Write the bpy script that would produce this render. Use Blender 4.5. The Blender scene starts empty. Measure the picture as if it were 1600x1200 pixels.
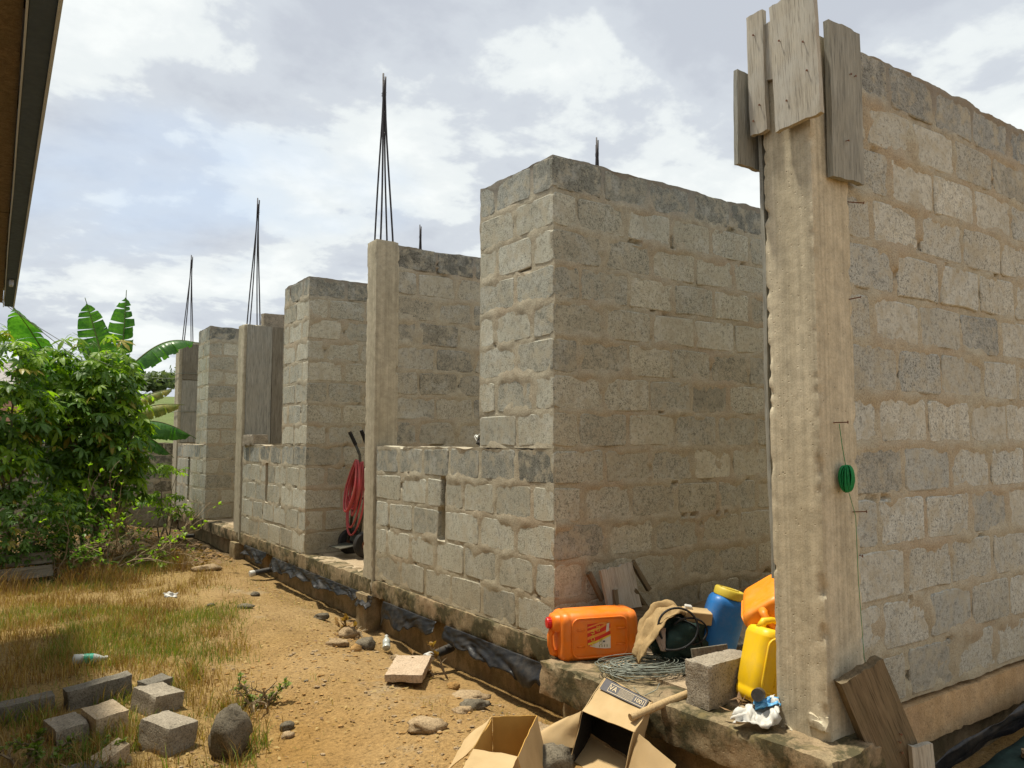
import bpy, math, random
import numpy as np
from mathutils import Vector, Matrix, Euler, noise as mnoise

SC = bpy.context.scene
COL = SC.collection
R = math.radians
rng = random.Random(7)
npr = np.random.RandomState(11)

# ------------------------------------------------------------------ camera
EYE = Vector((0.0, 0.0, 1.35))            # world: X into the building, Y along the facade, z = 0 on the floor slab
cam_data = bpy.data.cameras.new('camera')
cam_data.sensor_width = 36.0
cam_data.lens = 27.0
cam_data.clip_start = 0.05
cam_data.clip_end = 3000.0
cam = bpy.data.objects.new('camera', cam_data)
COL.objects.link(cam)
HEAD = math.atan(830 / 1203.4)            # heading from +Y towards +X
PITCH = math.atan(90 / 1200.0)
cam.location = EYE
cam.rotation_euler = Euler((math.pi / 2 + PITCH, 0, -HEAD), 'XYZ')
SC.camera = cam

# ------------------------------------------------------------------ sky and sun
TO_SUN = Vector((-0.17, 0.27, 0.94)).normalized()
SUN_EL = math.asin(TO_SUN.z)
SUN_AZ = math.atan2(TO_SUN.x, TO_SUN.y)
world = bpy.data.worlds.new('World')
SC.world = world
world.use_nodes = True
wt = world.node_tree
wt.nodes.clear()


def wn(t, **kw):
    n = wt.nodes.new(t)
    for k, v in kw.items():
        setattr(n, k, v)
    return n


def wmath(op, a, b=None):
    n = wn('ShaderNodeMath', operation=op)
    for i, v in enumerate((a, b)):
        if v is None:
            continue
        if isinstance(v, (int, float)):
            n.inputs[i].default_value = v
        else:
            wt.links.new(v, n.inputs[i])
    return n.outputs[0]


sky = wn('ShaderNodeTexSky', sky_type='NISHITA', sun_disc=False, sun_elevation=SUN_EL, sun_rotation=SUN_AZ,
         air_density=1.0, dust_density=2.0, ozone_density=1.0)
tc = wn('ShaderNodeTexCoord')
sep = wn('ShaderNodeSeparateXYZ')
wt.links.new(tc.outputs['Generated'], sep.inputs[0])
zz = wmath('ADD', wmath('MAXIMUM', sep.outputs[2], 0.0), 0.22)
cmb = wn('ShaderNodeCombineXYZ')
wt.links.new(wmath('DIVIDE', sep.outputs[0], zz), cmb.inputs[0])
wt.links.new(wmath('DIVIDE', sep.outputs[1], zz), cmb.inputs[1])
cmb.inputs[2].default_value = 3.7


def wnoise(scale, detail, rough, dist, off):
    mp = wn('ShaderNodeMapping')
    mp.inputs['Location'].default_value = off
    wt.links.new(cmb.outputs[0], mp.inputs[0])
    n = wn('ShaderNodeTexNoise')
    n.inputs['Scale'].default_value = scale
    n.inputs['Detail'].default_value = detail
    n.inputs['Roughness'].default_value = rough
    n.inputs['Distortion'].default_value = dist
    wt.links.new(mp.outputs[0], n.inputs['Vector'])
    return n.outputs['Fac']


def wramp(fac, stops):
    r = wn('ShaderNodeValToRGB')
    r.color_ramp.interpolation = 'EASE'
    e = r.color_ramp.elements
    while len(e) < len(stops):
        e.new(0.5)
    for i, (p, c) in enumerate(stops):
        e[i].position = p
        e[i].color = (*c, 1)
    wt.links.new(fac, r.inputs[0])
    return r.outputs[0]


def wmix(fac, a, b):
    m = wn('ShaderNodeMix', data_type='RGBA')
    if isinstance(fac, float):
        m.inputs[0].default_value = fac
    else:
        wt.links.new(fac, m.inputs[0])
    for s, v in ((6, a), (7, b)):
        if isinstance(v, tuple):
            m.inputs[s].default_value = v
        else:
            wt.links.new(v, m.inputs[s])
    return m.outputs[2]


CL = 6.1                                    # cloud brightness before the background strength
cloud_body = wnoise(2.5, 8.0, 0.56, 0.12, (1.1, 0.6, 0.0))
cloud_cover = wnoise(0.75, 5.0, 0.52, 0.2, (2.2, 4.1, 2.0))
body_col = wramp(cloud_body, [(0.35, (0.49, 0.525, 0.585)), (0.465, (0.565, 0.605, 0.655)), (0.53, (0.73, 0.77, 0.775)), (0.62, (0.82, 0.85, 0.84))])
cover = wramp(cloud_cover, [(0.34, (0.45, 0.45, 0.45)), (0.48, (1, 1, 1))])
scale_body = wn('ShaderNodeVectorMath', operation='SCALE')
wt.links.new(body_col, scale_body.inputs[0])
scale_body.inputs['Scale'].default_value = CL
haze_sky = wmix(0.65, sky.outputs[0], (0.56 * CL, 0.67 * CL, 0.80 * CL, 1))
bg = wn('ShaderNodeBackground')
bg.inputs['Strength'].default_value = 0.10
wt.links.new(wmix(cover, haze_sky, scale_body.outputs[0]), bg.inputs['Color'])
wo = wn('ShaderNodeOutputWorld')
wt.links.new(bg.outputs[0], wo.inputs['Surface'])

sun_data = bpy.data.lights.new('sun', 'SUN')
sun_data.energy = 3.0
sun_data.angle = R(4.0)
sun_data.color = (1.0, 0.94, 0.80)
sun = bpy.data.objects.new('sun', sun_data)
COL.objects.link(sun)
sun.location = (0, 0, 30)
sun.rotation_euler = TO_SUN.to_track_quat('Z', 'Y').to_euler()

SC.view_settings.view_transform = 'Standard'
SC.view_settings.look = 'None'
SC.view_settings.exposure = 0.95
SC.view_settings.gamma = 1.0
SC.view_settings.use_curve_mapping = False


# ------------------------------------------------------------------ helpers: objects
def tag(o, label=None, cat=None, group=None, kind=None):
    if label:
        o['label'] = label
    if cat:
        o['category'] = cat
    if group:
        o['group'] = group
    if kind:
        o['kind'] = kind
    return o


def empty(name, loc=(0, 0, 0), label=None, cat=None, group=None, mw=None):
    o = bpy.data.objects.new(name, None)
    COL.objects.link(o)
    o.empty_display_size = 0.1
    if mw is not None:
        o.matrix_world = mw
    else:
        o.matrix_world = Matrix.Translation(Vector(loc))
    return tag(o, label, cat, group)


def adopt(o, parent):
    """parent an object whose coordinates are already world coordinates"""
    o.parent = parent
    o.matrix_parent_inverse = (parent['_mw'] if False else MWI(parent))
    return o


def MWI(p):
    m = p.matrix_basis.copy()
    q = p
    while q.parent:
        m = q.parent.matrix_basis @ q.matrix_parent_inverse @ m
        q = q.parent
    return m.inverted()


def link(name, me, mats=None, parent=None, local=False):
    o = bpy.data.objects.new(name, me)
    COL.objects.link(o)
    if mats is not None:
        if not isinstance(mats, (list, tuple)):
            mats = [mats]
        if not me.materials:
            for m in mats:
                me.materials.append(m)
    if parent is not None:
        if local:
            o.parent = parent
        else:
            adopt(o, parent)
    return o


def mesh_np(name, verts, faces, mi=None, smooth=False):
    me = bpy.data.meshes.new(name)
    verts = np.asarray(verts, dtype=np.float32)
    if isinstance(faces, np.ndarray):
        nf, k = faces.shape
        me.vertices.add(len(verts))
        me.vertices.foreach_set('co', verts.ravel())
        me.loops.add(nf * k)
        me.loops.foreach_set('vertex_index', faces.astype(np.int32).ravel())
        me.polygons.add(nf)
        me.polygons.foreach_set('loop_start', np.arange(0, nf * k, k, dtype=np.int32))
        me.polygons.foreach_set('loop_total', np.full(nf, k, dtype=np.int32))
        me.update(calc_edges=True)
    else:
        me.from_pydata([tuple(v) for v in verts.tolist()], [], faces)
        me.update()
    if mi is not None:
        me.polygons.foreach_set('material_index', np.asarray(mi, dtype=np.int32))
    if smooth:
        me.polygons.foreach_set('use_smooth', np.ones(len(me.polygons), dtype=bool))
    return me


class MB:
    """collects pieces of one mesh"""
    def __init__(self):
        self.v, self.f, self.m = [], [], []

    def add(self, vs, fs, mi=0):
        b = len(self.v)
        self.v += [tuple(v) for v in vs]
        self.f += [tuple(b + i for i in f) for f in fs]
        self.m += [mi] * len(fs)
        return self

    def box(self, c, s, rot=None, mi=0, bev=0.0, jit=0.0):
        hx, hy, hz = s[0] / 2, s[1] / 2, s[2] / 2
        if bev <= 0:
            vs = [Vector((x * hx, y * hy, z * hz)) for z in (-1, 1) for y in (-1, 1) for x in (-1, 1)]
            fs = [(0, 2, 3, 1), (4, 5, 7, 6), (0, 1, 5, 4), (2, 6, 7, 3), (0, 4, 6, 2), (1, 3, 7, 5)]
        else:
            b = min(bev, hx * .9, hy * .9, hz * .9)
            vs, ix = [], {}
            for sx in (-1, 1):
                for sy in (-1, 1):
                    for sz in (-1, 1):
                        for ax in range(3):
                            p = [sx * (hx - b), sy * (hy - b), sz * (hz - b)]
                            p[ax] = (sx * hx, sy * hy, sz * hz)[ax]
                            ix[(sx, sy, sz, ax)] = len(vs)
                            vs.append(Vector(p))
            fs = []
            for ax in range(3):
                o1, o2 = [(1, 2), (2, 0), (0, 1)][ax]
                for s_ in (-1, 1):
                    q = []
                    for (a, b2) in ((-1, -1), (1, -1), (1, 1), (-1, 1)):
                        k = [0, 0, 0]
                        k[ax], k[o1], k[o2] = s_, a, b2
                        q.append(ix[(k[0], k[1], k[2], ax)])
                    fs.append(tuple(q if s_ > 0 else q[::-1]))
                for a in (-1, 1):
                    for b2 in (-1, 1):
                        k0, k1 = [0, 0, 0], [0, 0, 0]
                        k0[o1] = k1[o1] = a
                        k0[o2] = k1[o2] = b2
                        k0[ax], k1[ax] = -1, 1
                        q = [ix[(*k0, o1)], ix[(*k1, o1)], ix[(*k1, o2)], ix[(*k0, o2)]]
                        fs.append(tuple(q if a * b2 < 0 else q[::-1]))
            for sx in (-1, 1):
                for sy in (-1, 1):
                    for sz in (-1, 1):
                        q = [ix[(sx, sy, sz, a)] for a in range(3)]
                        fs.append(tuple(q if sx * sy * sz > 0 else q[::-1]))
        if jit:
            vs = [v + Vector((rng.uniform(-jit, jit), rng.uniform(-jit, jit), rng.uniform(-jit, jit))) for v in vs]
        if rot is not None:
            m = rot if isinstance(rot, Matrix) else Euler(rot).to_matrix()
            vs = [m @ v for v in vs]
        c = Vector(c)
        return self.add([v + c for v in vs], fs, mi)

    def tube(self, pts, r, n=6, mi=0, cap=True):
        pts = [Vector(p) for p in pts]
        rs = r if isinstance(r, (list, tuple)) else [r] * len(pts)
        vs, fs = [], []
        up = Vector((0.12, 0.07, 1)).normalized()
        prev = None
        for i, p in enumerate(pts):
            d = (pts[min(i + 1, len(pts) - 1)] - pts[max(i - 1, 0)])
            d = d.normalized() if d.length > 1e-9 else Vector((0, 0, 1))
            if prev is None:
                a = d.cross(up)
                if a.length < 1e-3:
                    a = d.cross(Vector((1, 0, 0)))
                a.normalize()
            else:
                a = prev - d * prev.dot(d)
                if a.length < 1e-6:
                    a = d.cross(up)
                a.normalize()
            prev = a
            b = d.cross(a)
            for k in range(n):
                t = 2 * math.pi * k / n
                vs.append(p + (a * math.cos(t) + b * math.sin(t)) * rs[i])
        for i in range(len(pts) - 1):
            for k in range(n):
                k2 = (k + 1) % n
                fs.append((i * n + k, i * n + k2, (i + 1) * n + k2, (i + 1) * n + k))
        if cap:
            fs.append(tuple(range(n))[::-1])
            fs.append(tuple((len(pts) - 1) * n + k for k in range(n)))
        return self.add(vs, fs, mi)

    def lathe(self, prof, n=20, mi=0, mat=None):
        vs, fs = [], []
        for (r_, z) in prof:
            for k in range(n):
                t = 2 * math.pi * k / n
                vs.append(Vector((r_ * math.cos(t), r_ * math.sin(t), z)))
        for i in range(len(prof) - 1):
            for k in range(n):
                k2 = (k + 1) % n
                fs.append((i * n + k, i * n + k2, (i + 1) * n + k2, (i + 1) * n + k))
        fs.append(tuple(range(n))[::-1])
        fs.append(tuple((len(prof) - 1) * n + k for k in range(n)))
        if mat is not None:
            vs = [mat @ v for v in vs]
        return self.add(vs, fs, mi)

    def build(self, name, mats, parent=None, local=False, smooth=False, auto=None):
        me = mesh_np(name, self.v, self.f, self.m, smooth)
        if auto is not None:
            smooth_by_angle(me, auto)
        return link(name, me, mats, parent, local)


def smooth_by_angle(me, deg):
    me.polygons.foreach_set('use_smooth', np.ones(len(me.polygons), dtype=bool))
    import bmesh
    bm = bmesh.new()
    bm.from_mesh(me)
    for e in bm.edges:
        if len(e.link_faces) == 2 and e.calc_face_angle(0) > R(deg):
            e.smooth = False
    bm.to_mesh(me)
    bm.free()


def frame(origin, zdir, xhint):
    z = Vector(zdir).normalized()
    x = Vector(xhint)
    x = (x - z * x.dot(z)).normalized()
    y = z.cross(x)
    m = Matrix((x, y, z)).transposed().to_4x4()
    m.translation = Vector(origin)
    return m


# ------------------------------------------------------------------ helpers: noise on arrays
def _hash(ix, iy, seed):
    h = (ix.astype(np.int64) * 374761393 + iy.astype(np.int64) * 668265263 + seed * 974634777) & 0xffffffff
    h = ((h ^ (h >> 13)) * 1274126177) & 0xffffffff
    h = h ^ (h >> 16)
    return (h & 0xffff) / 32767.5 - 1.0


def vnoise(x, y, seed=0):
    x = np.asarray(x, dtype=float)
    y = np.asarray(y, dtype=float)
    ix, iy = np.floor(x), np.floor(y)
    fx, fy = x - ix, y - iy
    fx = fx * fx * (3 - 2 * fx)
    fy = fy * fy * (3 - 2 * fy)
    a = _hash(ix, iy, seed)
    b = _hash(ix + 1, iy, seed)
    c = _hash(ix, iy + 1, seed)
    d = _hash(ix + 1, iy + 1, seed)
    return (a * (1 - fx) + b * fx) * (1 - fy) + (c * (1 - fx) + d * fx) * fy


def fbm(x, y, seed=0, octv=4, gain=0.5):
    s, a, t = 0, 1.0, 0
    for o in range(octv):
        s = s + a * vnoise(np.asarray(x) * 2 ** o, np.asarray(y) * 2 ** o, seed + 17 * o)
        t += a
        a *= gain
    return s / t * 1.5


def rough_mesh(o_me, amp, scale, seed=0, amp2=0.0, scale2=0.0):
    """push the vertices of a mesh about with 3-d noise"""
    off = Vector((seed * 3.1, seed * 1.7, seed * 2.3))
    for v in o_me.vertices:
        d = mnoise.noise_vector(v.co * scale + off) * amp
        if amp2:
            d += mnoise.noise_vector(v.co * scale2 + off * 2) * amp2
        v.co += d
    o_me.update()


def grid_box(size, cell, mb=None):
    """a box whose six sides are grids with welded edges: verts, quads (centred on the origin)"""
    n = [max(1, int(round(s / cell))) for s in size]
    idx, vs, fs = {}, [], []

    def vi(i, j, k):
        key = (i, j, k)
        if key not in idx:
            idx[key] = len(vs)
            vs.append(((i / n[0] - .5) * size[0], (j / n[1] - .5) * size[1], (k / n[2] - .5) * size[2]))
        return idx[key]
    for i in range(n[0]):
        for j in range(n[1]):
            fs.append((vi(i, j, 0), vi(i, j + 1, 0), vi(i + 1, j + 1, 0), vi(i + 1, j, 0)))
            fs.append((vi(i, j, n[2]), vi(i + 1, j, n[2]), vi(i + 1, j + 1, n[2]), vi(i, j + 1, n[2])))
    for i in range(n[0]):
        for k in range(n[2]):
            fs.append((vi(i, 0, k), vi(i + 1, 0, k), vi(i + 1, 0, k + 1), vi(i, 0, k + 1)))
            fs.append((vi(i, n[1], k), vi(i, n[1], k + 1), vi(i + 1, n[1], k + 1), vi(i + 1, n[1], k)))
    for j in range(n[1]):
        for k in range(n[2]):
            fs.append((vi(0, j, k), vi(0, j, k + 1), vi(0, j + 1, k + 1), vi(0, j + 1, k)))
            fs.append((vi(n[0], j, k), vi(n[0], j + 1, k), vi(n[0], j + 1, k + 1), vi(n[0], j, k + 1)))
    return vs, fs


def rough_box(name, center, size, cell, mats, parent, amp=0.006, scale=9.0, seed=1, amp2=0.003, scale2=40.0,
              round_=0.012, rot=None, smooth=True):
    vs, fs = grid_box(size, cell)
    c = Vector(center)
    h = Vector(size) * 0.5
    out = []
    off = Vector((seed * 3.1, seed * 1.7, seed * 2.3))
    for v in vs:
        v = Vector(v)
        q = Vector(v)
        # round and chip the arrises
        dd = sorted([h.x - abs(v.x), h.y - abs(v.y), h.z - abs(v.z)])
        e = dd[1]
        if e < round_ * 2.2:
            w = (1 - e / (round_ * 2.2))
            k = round_ * w * (0.25 + 2.6 * max(0.0, mnoise.noise(v * 17 + off)) ** 1.6)
            for ax in range(3):
                if h[ax] - abs(v[ax]) < round_ * 2.2:
                    q[ax] -= math.copysign(k, v[ax])
        q += mnoise.noise_vector(v * scale + off) * amp + mnoise.noise_vector(v * scale2 + off) * amp2
        out.append(q)
    if rot is not None:
        m = rot if isinstance(rot, Matrix) else Euler(rot).to_matrix()
        out = [m @ q for q in out]
    me = mesh_np(name, [q + c for q in out], fs, None, smooth)
    if smooth:
        smooth_by_angle(me, 36)
    return link(name, me, mats, parent)


# ------------------------------------------------------------------ materials
class Mat:
    def __init__(self, name, rough=0.9, spec=0.2):
        self.m = bpy.data.materials.new(name)
        self.m.use_nodes = True
        self.t = self.m.node_tree
        self.b = self.t.nodes['Principled BSDF']
        self.b.inputs['Roughness'].default_value = rough
        self.b.inputs['Specular IOR Level'].default_value = spec
        self.geo = None

    def n(self, t, **kw):
        x = self.t.nodes.new(t)
        for k, v in kw.items():
            setattr(x, k, v)
        return x

    def put(self, sock, v):
        if isinstance(v, bpy.types.NodeSocket):
            self.t.links.new(v, sock)
        elif isinstance(v, tuple) and len(v) == 3 and sock.type == 'RGBA':
            sock.default_value = (*v, 1)
        else:
            sock.default_value = v

    def pos(self):
        if self.geo is None:
            self.geo = self.n('ShaderNodeNewGeometry')
        return self.geo.outputs['Position']

    def obj(self):
        return self.n('ShaderNodeTexCoord').outputs['Object']

    def map(self, vec, scale=(1, 1, 1), loc=(0, 0, 0), rot=(0, 0, 0)):
        x = self.n('ShaderNodeMapping')
        self.put(x.inputs['Vector'], vec)
        x.inputs['Scale'].default_value = scale
        x.inputs['Location'].default_value = loc
        x.inputs['Rotation'].default_value = rot
        return x.outputs[0]

    def noise(self, vec, scale, detail=4.0, rough=0.55, dist=0.0):
        x = self.n('ShaderNodeTexNoise')
        self.put(x.inputs['Vector'], vec)
        x.inputs['Scale'].default_value = scale
        x.inputs['Detail'].default_value = detail
        x.inputs['Roughness'].default_value = rough
        x.inputs['Distortion'].default_value = dist
        return x.outputs['Fac']

    def voro(self, vec, scale, feature='F1', out='Distance'):
        x = self.n('ShaderNodeTexVoronoi', feature=feature)
        self.put(x.inputs['Vector'], vec)
        x.inputs['Scale'].default_value = scale
        return x.outputs[out]

    def ramp(self, fac, stops, interp='LINEAR'):
        r = self.n('ShaderNodeValToRGB')
        r.color_ramp.interpolation = interp
        e = r.color_ramp.elements
        while len(e) < len(stops):
            e.new(0.5)
        for i, (p, c) in enumerate(stops):
            e[i].position = p
            c = (c, c, c) if isinstance(c, (int, float)) else c
            e[i].color = (*c, 1)
        self.put(r.inputs[0], fac)
        return r.outputs[0]

    def mix(self, fac, a, b, blend='MIX'):
        x = self.n('ShaderNodeMix', data_type='RGBA', blend_type=blend)
        self.put(x.inputs[0], fac)
        self.put(x.inputs[6], a)
        self.put(x.inputs[7], b)
        return x.outputs[2]

    def math(self, op, a, b=0.0, clamp=False):
        x = self.n('ShaderNodeMath', operation=op, use_clamp=clamp)
        self.put(x.inputs[0], a)
        self.put(x.inputs[1], b)
        return x.outputs[0]

    def sep(self, vec):
        x = self.n('ShaderNodeSeparateXYZ')
        self.put(x.inputs[0], vec)
        return x.outputs

    def objcolor(self):
        return self.n('ShaderNodeObjectInfo').outputs['Color']

    def objrand(self):
        return self.n('ShaderNodeObjectInfo').outputs['Random']

    def bump(self, h, strength=0.5, dist=0.01, chain=None):
        x = self.n('ShaderNodeBump')
        x.inputs['Strength'].default_value = strength
        x.inputs['Distance'].default_value = dist
        self.put(x.inputs['Height'], h)
        if chain is not None:
            self.put(x.inputs['Normal'], chain)
        return x.outputs[0]

    def done(self, color=None, normal=None, rough=None, **kw):
        if color is not None:
            self.put(self.b.inputs['Base Color'], color)
        if normal is not None:
            self.put(self.b.inputs['Normal'], normal)
        if rough is not None:
            self.put(self.b.inputs['Roughness'], rough)
        for k, v in kw.items():
            self.put(self.b.inputs[k.replace('_', ' ')], v)
        return self.m


MORTAR = (0.475, 0.43, 0.325)
MORTAR_D = (0.36, 0.32, 0.235)


def mk_block():
    a = Mat('block', 0.95, 0.1)
    p = a.pos()
    base = a.objcolor()
    large = a.noise(p, 2.3, 4, 0.6)
    mid = a.noise(p, 11.0, 5, 0.65)
    fine = a.noise(p, 88.0, 4, 0.8)
    pits = a.voro(a.map(p, (1, 1, 1)), 95.0)
    speck = a.ramp(fine, [(0.36, 0.22), (0.455, 0.86), (0.58, 1.04), (0.70, 1.25)])
    vary = a.ramp(a.objrand(), [(0.0, 0.35), (0.5, 0.85), (1.0, 1.0)])
    c = a.mix(vary, base, a.mix(1.0, base, speck, 'MULTIPLY'))
    c = a.mix(a.math('MULTIPLY', vary, 0.9), c, a.ramp(pits, [(0.08, 0.22), (0.26, 1.0)]), 'MULTIPLY')
    # pale crust where the cement has weathered
    c = a.mix(a.ramp(a.noise(p, 6.0, 6, 0.75), [(0.50, 0.0), (0.62, 0.42)]), c, (0.54, 0.535, 0.475))
    c = a.mix(0.6, c, a.ramp(a.noise(p, 30.0, 4, 0.8), [(0.40, 0.42), (0.49, 1.0)]), 'MULTIPLY')
    # thin film of mortar wiped over the block
    film = a.ramp(mid, [(0.47, 0.0), (0.63, 0.72)])
    c = a.mix(film, c, a.mix(fine, MORTAR_D, MORTAR))
    c = a.mix(1.0, c, a.ramp(large, [(0.3, 0.88), (0.7, 1.08)]), 'MULTIPLY')
    # mud splashed up from the ground
    z = a.sep(p)[2]
    mud = a.math('MULTIPLY', a.ramp(a.math('ADD', z, a.math('MULTIPLY', mid, 0.5)), [(0.0, 0.75), (0.75, 0.0)]), 0.7)
    c = a.mix(mud, c, (0.27, 0.21, 0.115))
    h = a.math('ADD', a.math('MULTIPLY', fine, 0.8), a.math('MULTIPLY', a.ramp(pits, [(0.03, 0.0), (0.25, 1.0)]), 0.6))
    return a.done(c, a.bump(h, 0.75, 0.006))


def mk_mortar():
    a = Mat('mortar', 0.95, 0.1)
    p = a.pos()
    large = a.noise(p, 1.7, 4, 0.6)
    mid = a.noise(p, 14.0, 5, 0.65)
    fine = a.noise(p, 120.0, 3, 0.7)
    c = a.mix(a.ramp(mid, [(0.3, 0.0), (0.7, 1.0)]), MORTAR_D, MORTAR)
    c = a.mix(a.ramp(large, [(0.46, 0.0), (0.66, 0.7)]), c, (0.40, 0.318, 0.22))
    c = a.mix(1.0, c, a.ramp(fine, [(0.3, 0.62), (0.55, 1.0), (0.75, 1.15)]), 'MULTIPLY')
    z = a.sep(p)[2]
    mud = a.math('MULTIPLY', a.ramp(a.math('ADD', z, a.math('MULTIPLY', mid, 0.5)), [(0.0, 0.75), (0.8, 0.0)]), 0.7)
    c = a.mix(mud, c, (0.27, 0.21, 0.11))
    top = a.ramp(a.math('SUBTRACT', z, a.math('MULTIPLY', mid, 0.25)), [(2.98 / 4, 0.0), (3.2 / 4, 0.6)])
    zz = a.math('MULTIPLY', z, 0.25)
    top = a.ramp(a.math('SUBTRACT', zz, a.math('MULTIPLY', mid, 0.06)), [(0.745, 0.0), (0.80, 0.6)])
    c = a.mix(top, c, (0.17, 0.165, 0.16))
    h = a.math('ADD', a.math('MULTIPLY', mid, 1.0), a.math('MULTIPLY', fine, 0.5))
    return a.done(c, a.bump(h, 0.7, 0.008))


def mk_concrete(name, c0, c1, moss=0.0, red=0.0, bmp=0.3, board=False):
    a = Mat(name, 0.93, 0.12)
    p = a.pos()
    streak = a.noise(a.map(p, (9, 9, 0.8)), 1.0, 5, 0.6)
    mid = a.noise(p, 16.0, 5, 0.65)
    fine = a.noise(p, 110.0, 3, 0.7)
    pits = a.voro(p, 28.0)
    c = a.mix(a.ramp(streak, [(0.32, 0.0), (0.68, 1.0)]), c0, c1)
    c = a.mix(1.0, c, a.ramp(mid, [(0.3, 0.78), (0.7, 1.12)]), 'MULTIPLY')
    c = a.mix(0.45 if board else 1.0, c, a.ramp(fine, [(0.32, 0.60), (0.5, 1.0), (0.75, 1.12)]), 'MULTIPLY')
    if board:
        c = a.mix(1.0, c, a.ramp(a.noise(a.map(p, (45, 45, 0.6)), 1.0, 3, 0.6), [(0.35, 0.84), (0.6, 1.04)]), 'MULTIPLY')
        c = a.mix(1.0, c, a.ramp(a.voro(p, 19.0), [(0.035, 0.40), (0.085, 1.0)]), 'MULTIPLY')
    if red:
        c = a.mix(a.ramp(a.noise(p, 2.1, 3), [(0.45, 0.0), (0.65, red)]), c, (0.34, 0.22, 0.13))
    if moss:
        mo = a.ramp(a.noise(p, 4.5, 6, 0.7, 0.3), [(0.44, 0.0), (0.56, moss)])
        c = a.mix(mo, c, (0.052, 0.048, 0.024))
        ye = a.ramp(a.noise(p, 9.0, 5, 0.7), [(0.56, 0.0), (0.66, 0.6)])
        c = a.mix(ye, c, (0.20, 0.155, 0.07))
    h = a.math('ADD', a.math('MULTIPLY', mid, 0.4 if board else 0.8), a.math('MULTIPLY', fine, 0.12 if board else 0.22))
    if board:
        h = a.math('ADD', h, a.math('MULTIPLY', a.ramp(a.voro(p, 19.0), [(0.03, 0.0), (0.09, 1.0)]), 0.5))
    h = a.math('ADD', h, a.math('MULTIPLY', a.ramp(pits, [(0.02, 0.0), (0.16, 1.0)]), bmp))
    return a.done(c, a.bump(h, 0.55, 0.01))


def mk_wood(name, c0, c1, c2, grain=(28, 28, 2.0)):
    a = Mat(name, 0.85, 0.2)
    p = a.obj()
    g = a.noise(a.map(p, grain), 1.6, 6, 0.65, 0.25)
    s = a.noise(a.map(p, (grain[0] * 4, grain[1] * 4, grain[2] * 2)), 2.0, 3, 0.6)
    l = a.noise(p, 5.0, 3)
    c = a.mix(a.ramp(g, [(0.35, 0.0), (0.65, 1.0)]), c0, c1)
    c = a.mix(a.ramp(l, [(0.42, 0.0), (0.66, 0.7)]), c, c2)
    c = a.mix(1.0, c, a.ramp(s, [(0.34, 0.55), (0.48, 1.0)]), 'MULTIPLY')
    return a.done(c, a.bump(a.math('ADD', g, a.math('MULTIPLY', s, 0.6)), 0.6, 0.004))


def mk_plain(name, c, rough=0.5, spec=0.5, var=0.12, scale=18.0, bump=0.0, metal=0.0, dust=0.0):
    a = Mat(name, rough, spec)
    p = a.obj()
    n = a.noise(p, scale, 5, 0.6)
    col = a.mix(1.0, c, a.ramp(n, [(0.25, 1 - var), (0.75, 1 + var)]), 'MULTIPLY')
    if dust:
        d = a.ramp(a.noise(p, 7.0, 6, 0.7), [(0.45, 0.0), (0.75, dust)])
        col = a.mix(d, col, (0.38, 0.29, 0.18))
    nm = a.bump(n, bump, 0.01) if bump else None
    a.b.inputs['Metallic'].default_value = metal
    rg = a.ramp(a.noise(p, 30.0, 4, 0.6), [(0.3, max(0.05, rough - 0.1)), (0.7, min(1, rough + 0.12))])
    return a.done(col, nm, rg)


def mk_leaf(name, c, c2, trans=0.35, rough=0.45, scale=6.0):
    a = Mat(name, rough, 0.35)
    p = a.pos()
    n = a.noise(p, scale, 3, 0.6)
    f = a.noise(p, scale * 6, 2, 0.6)
    col = a.mix(a.ramp(n, [(0.35, 0.0), (0.65, 1.0)]), c, c2)
    col = a.mix(1.0, col, a.ramp(f, [(0.3, 0.8), (0.7, 1.2)]), 'MULTIPLY')
    a.put(a.b.inputs['Base Color'], col)
    tr = a.n('ShaderNodeBsdfTranslucent')
    a.put(tr.inputs['Color'], a.mix(1.0, col, (1.5, 1.65, 0.55), 'MULTIPLY'))
    mx = a.n('ShaderNodeMixShader')
    mx.inputs[0].default_value = trans
    a.t.links.new(a.b.outputs[0], mx.inputs[1])
    a.t.links.new(tr.outputs[0], mx.inputs[2])
    a.t.links.new(mx.outputs[0], a.t.nodes['Material Output'].inputs[0])
    return a.m


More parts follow.
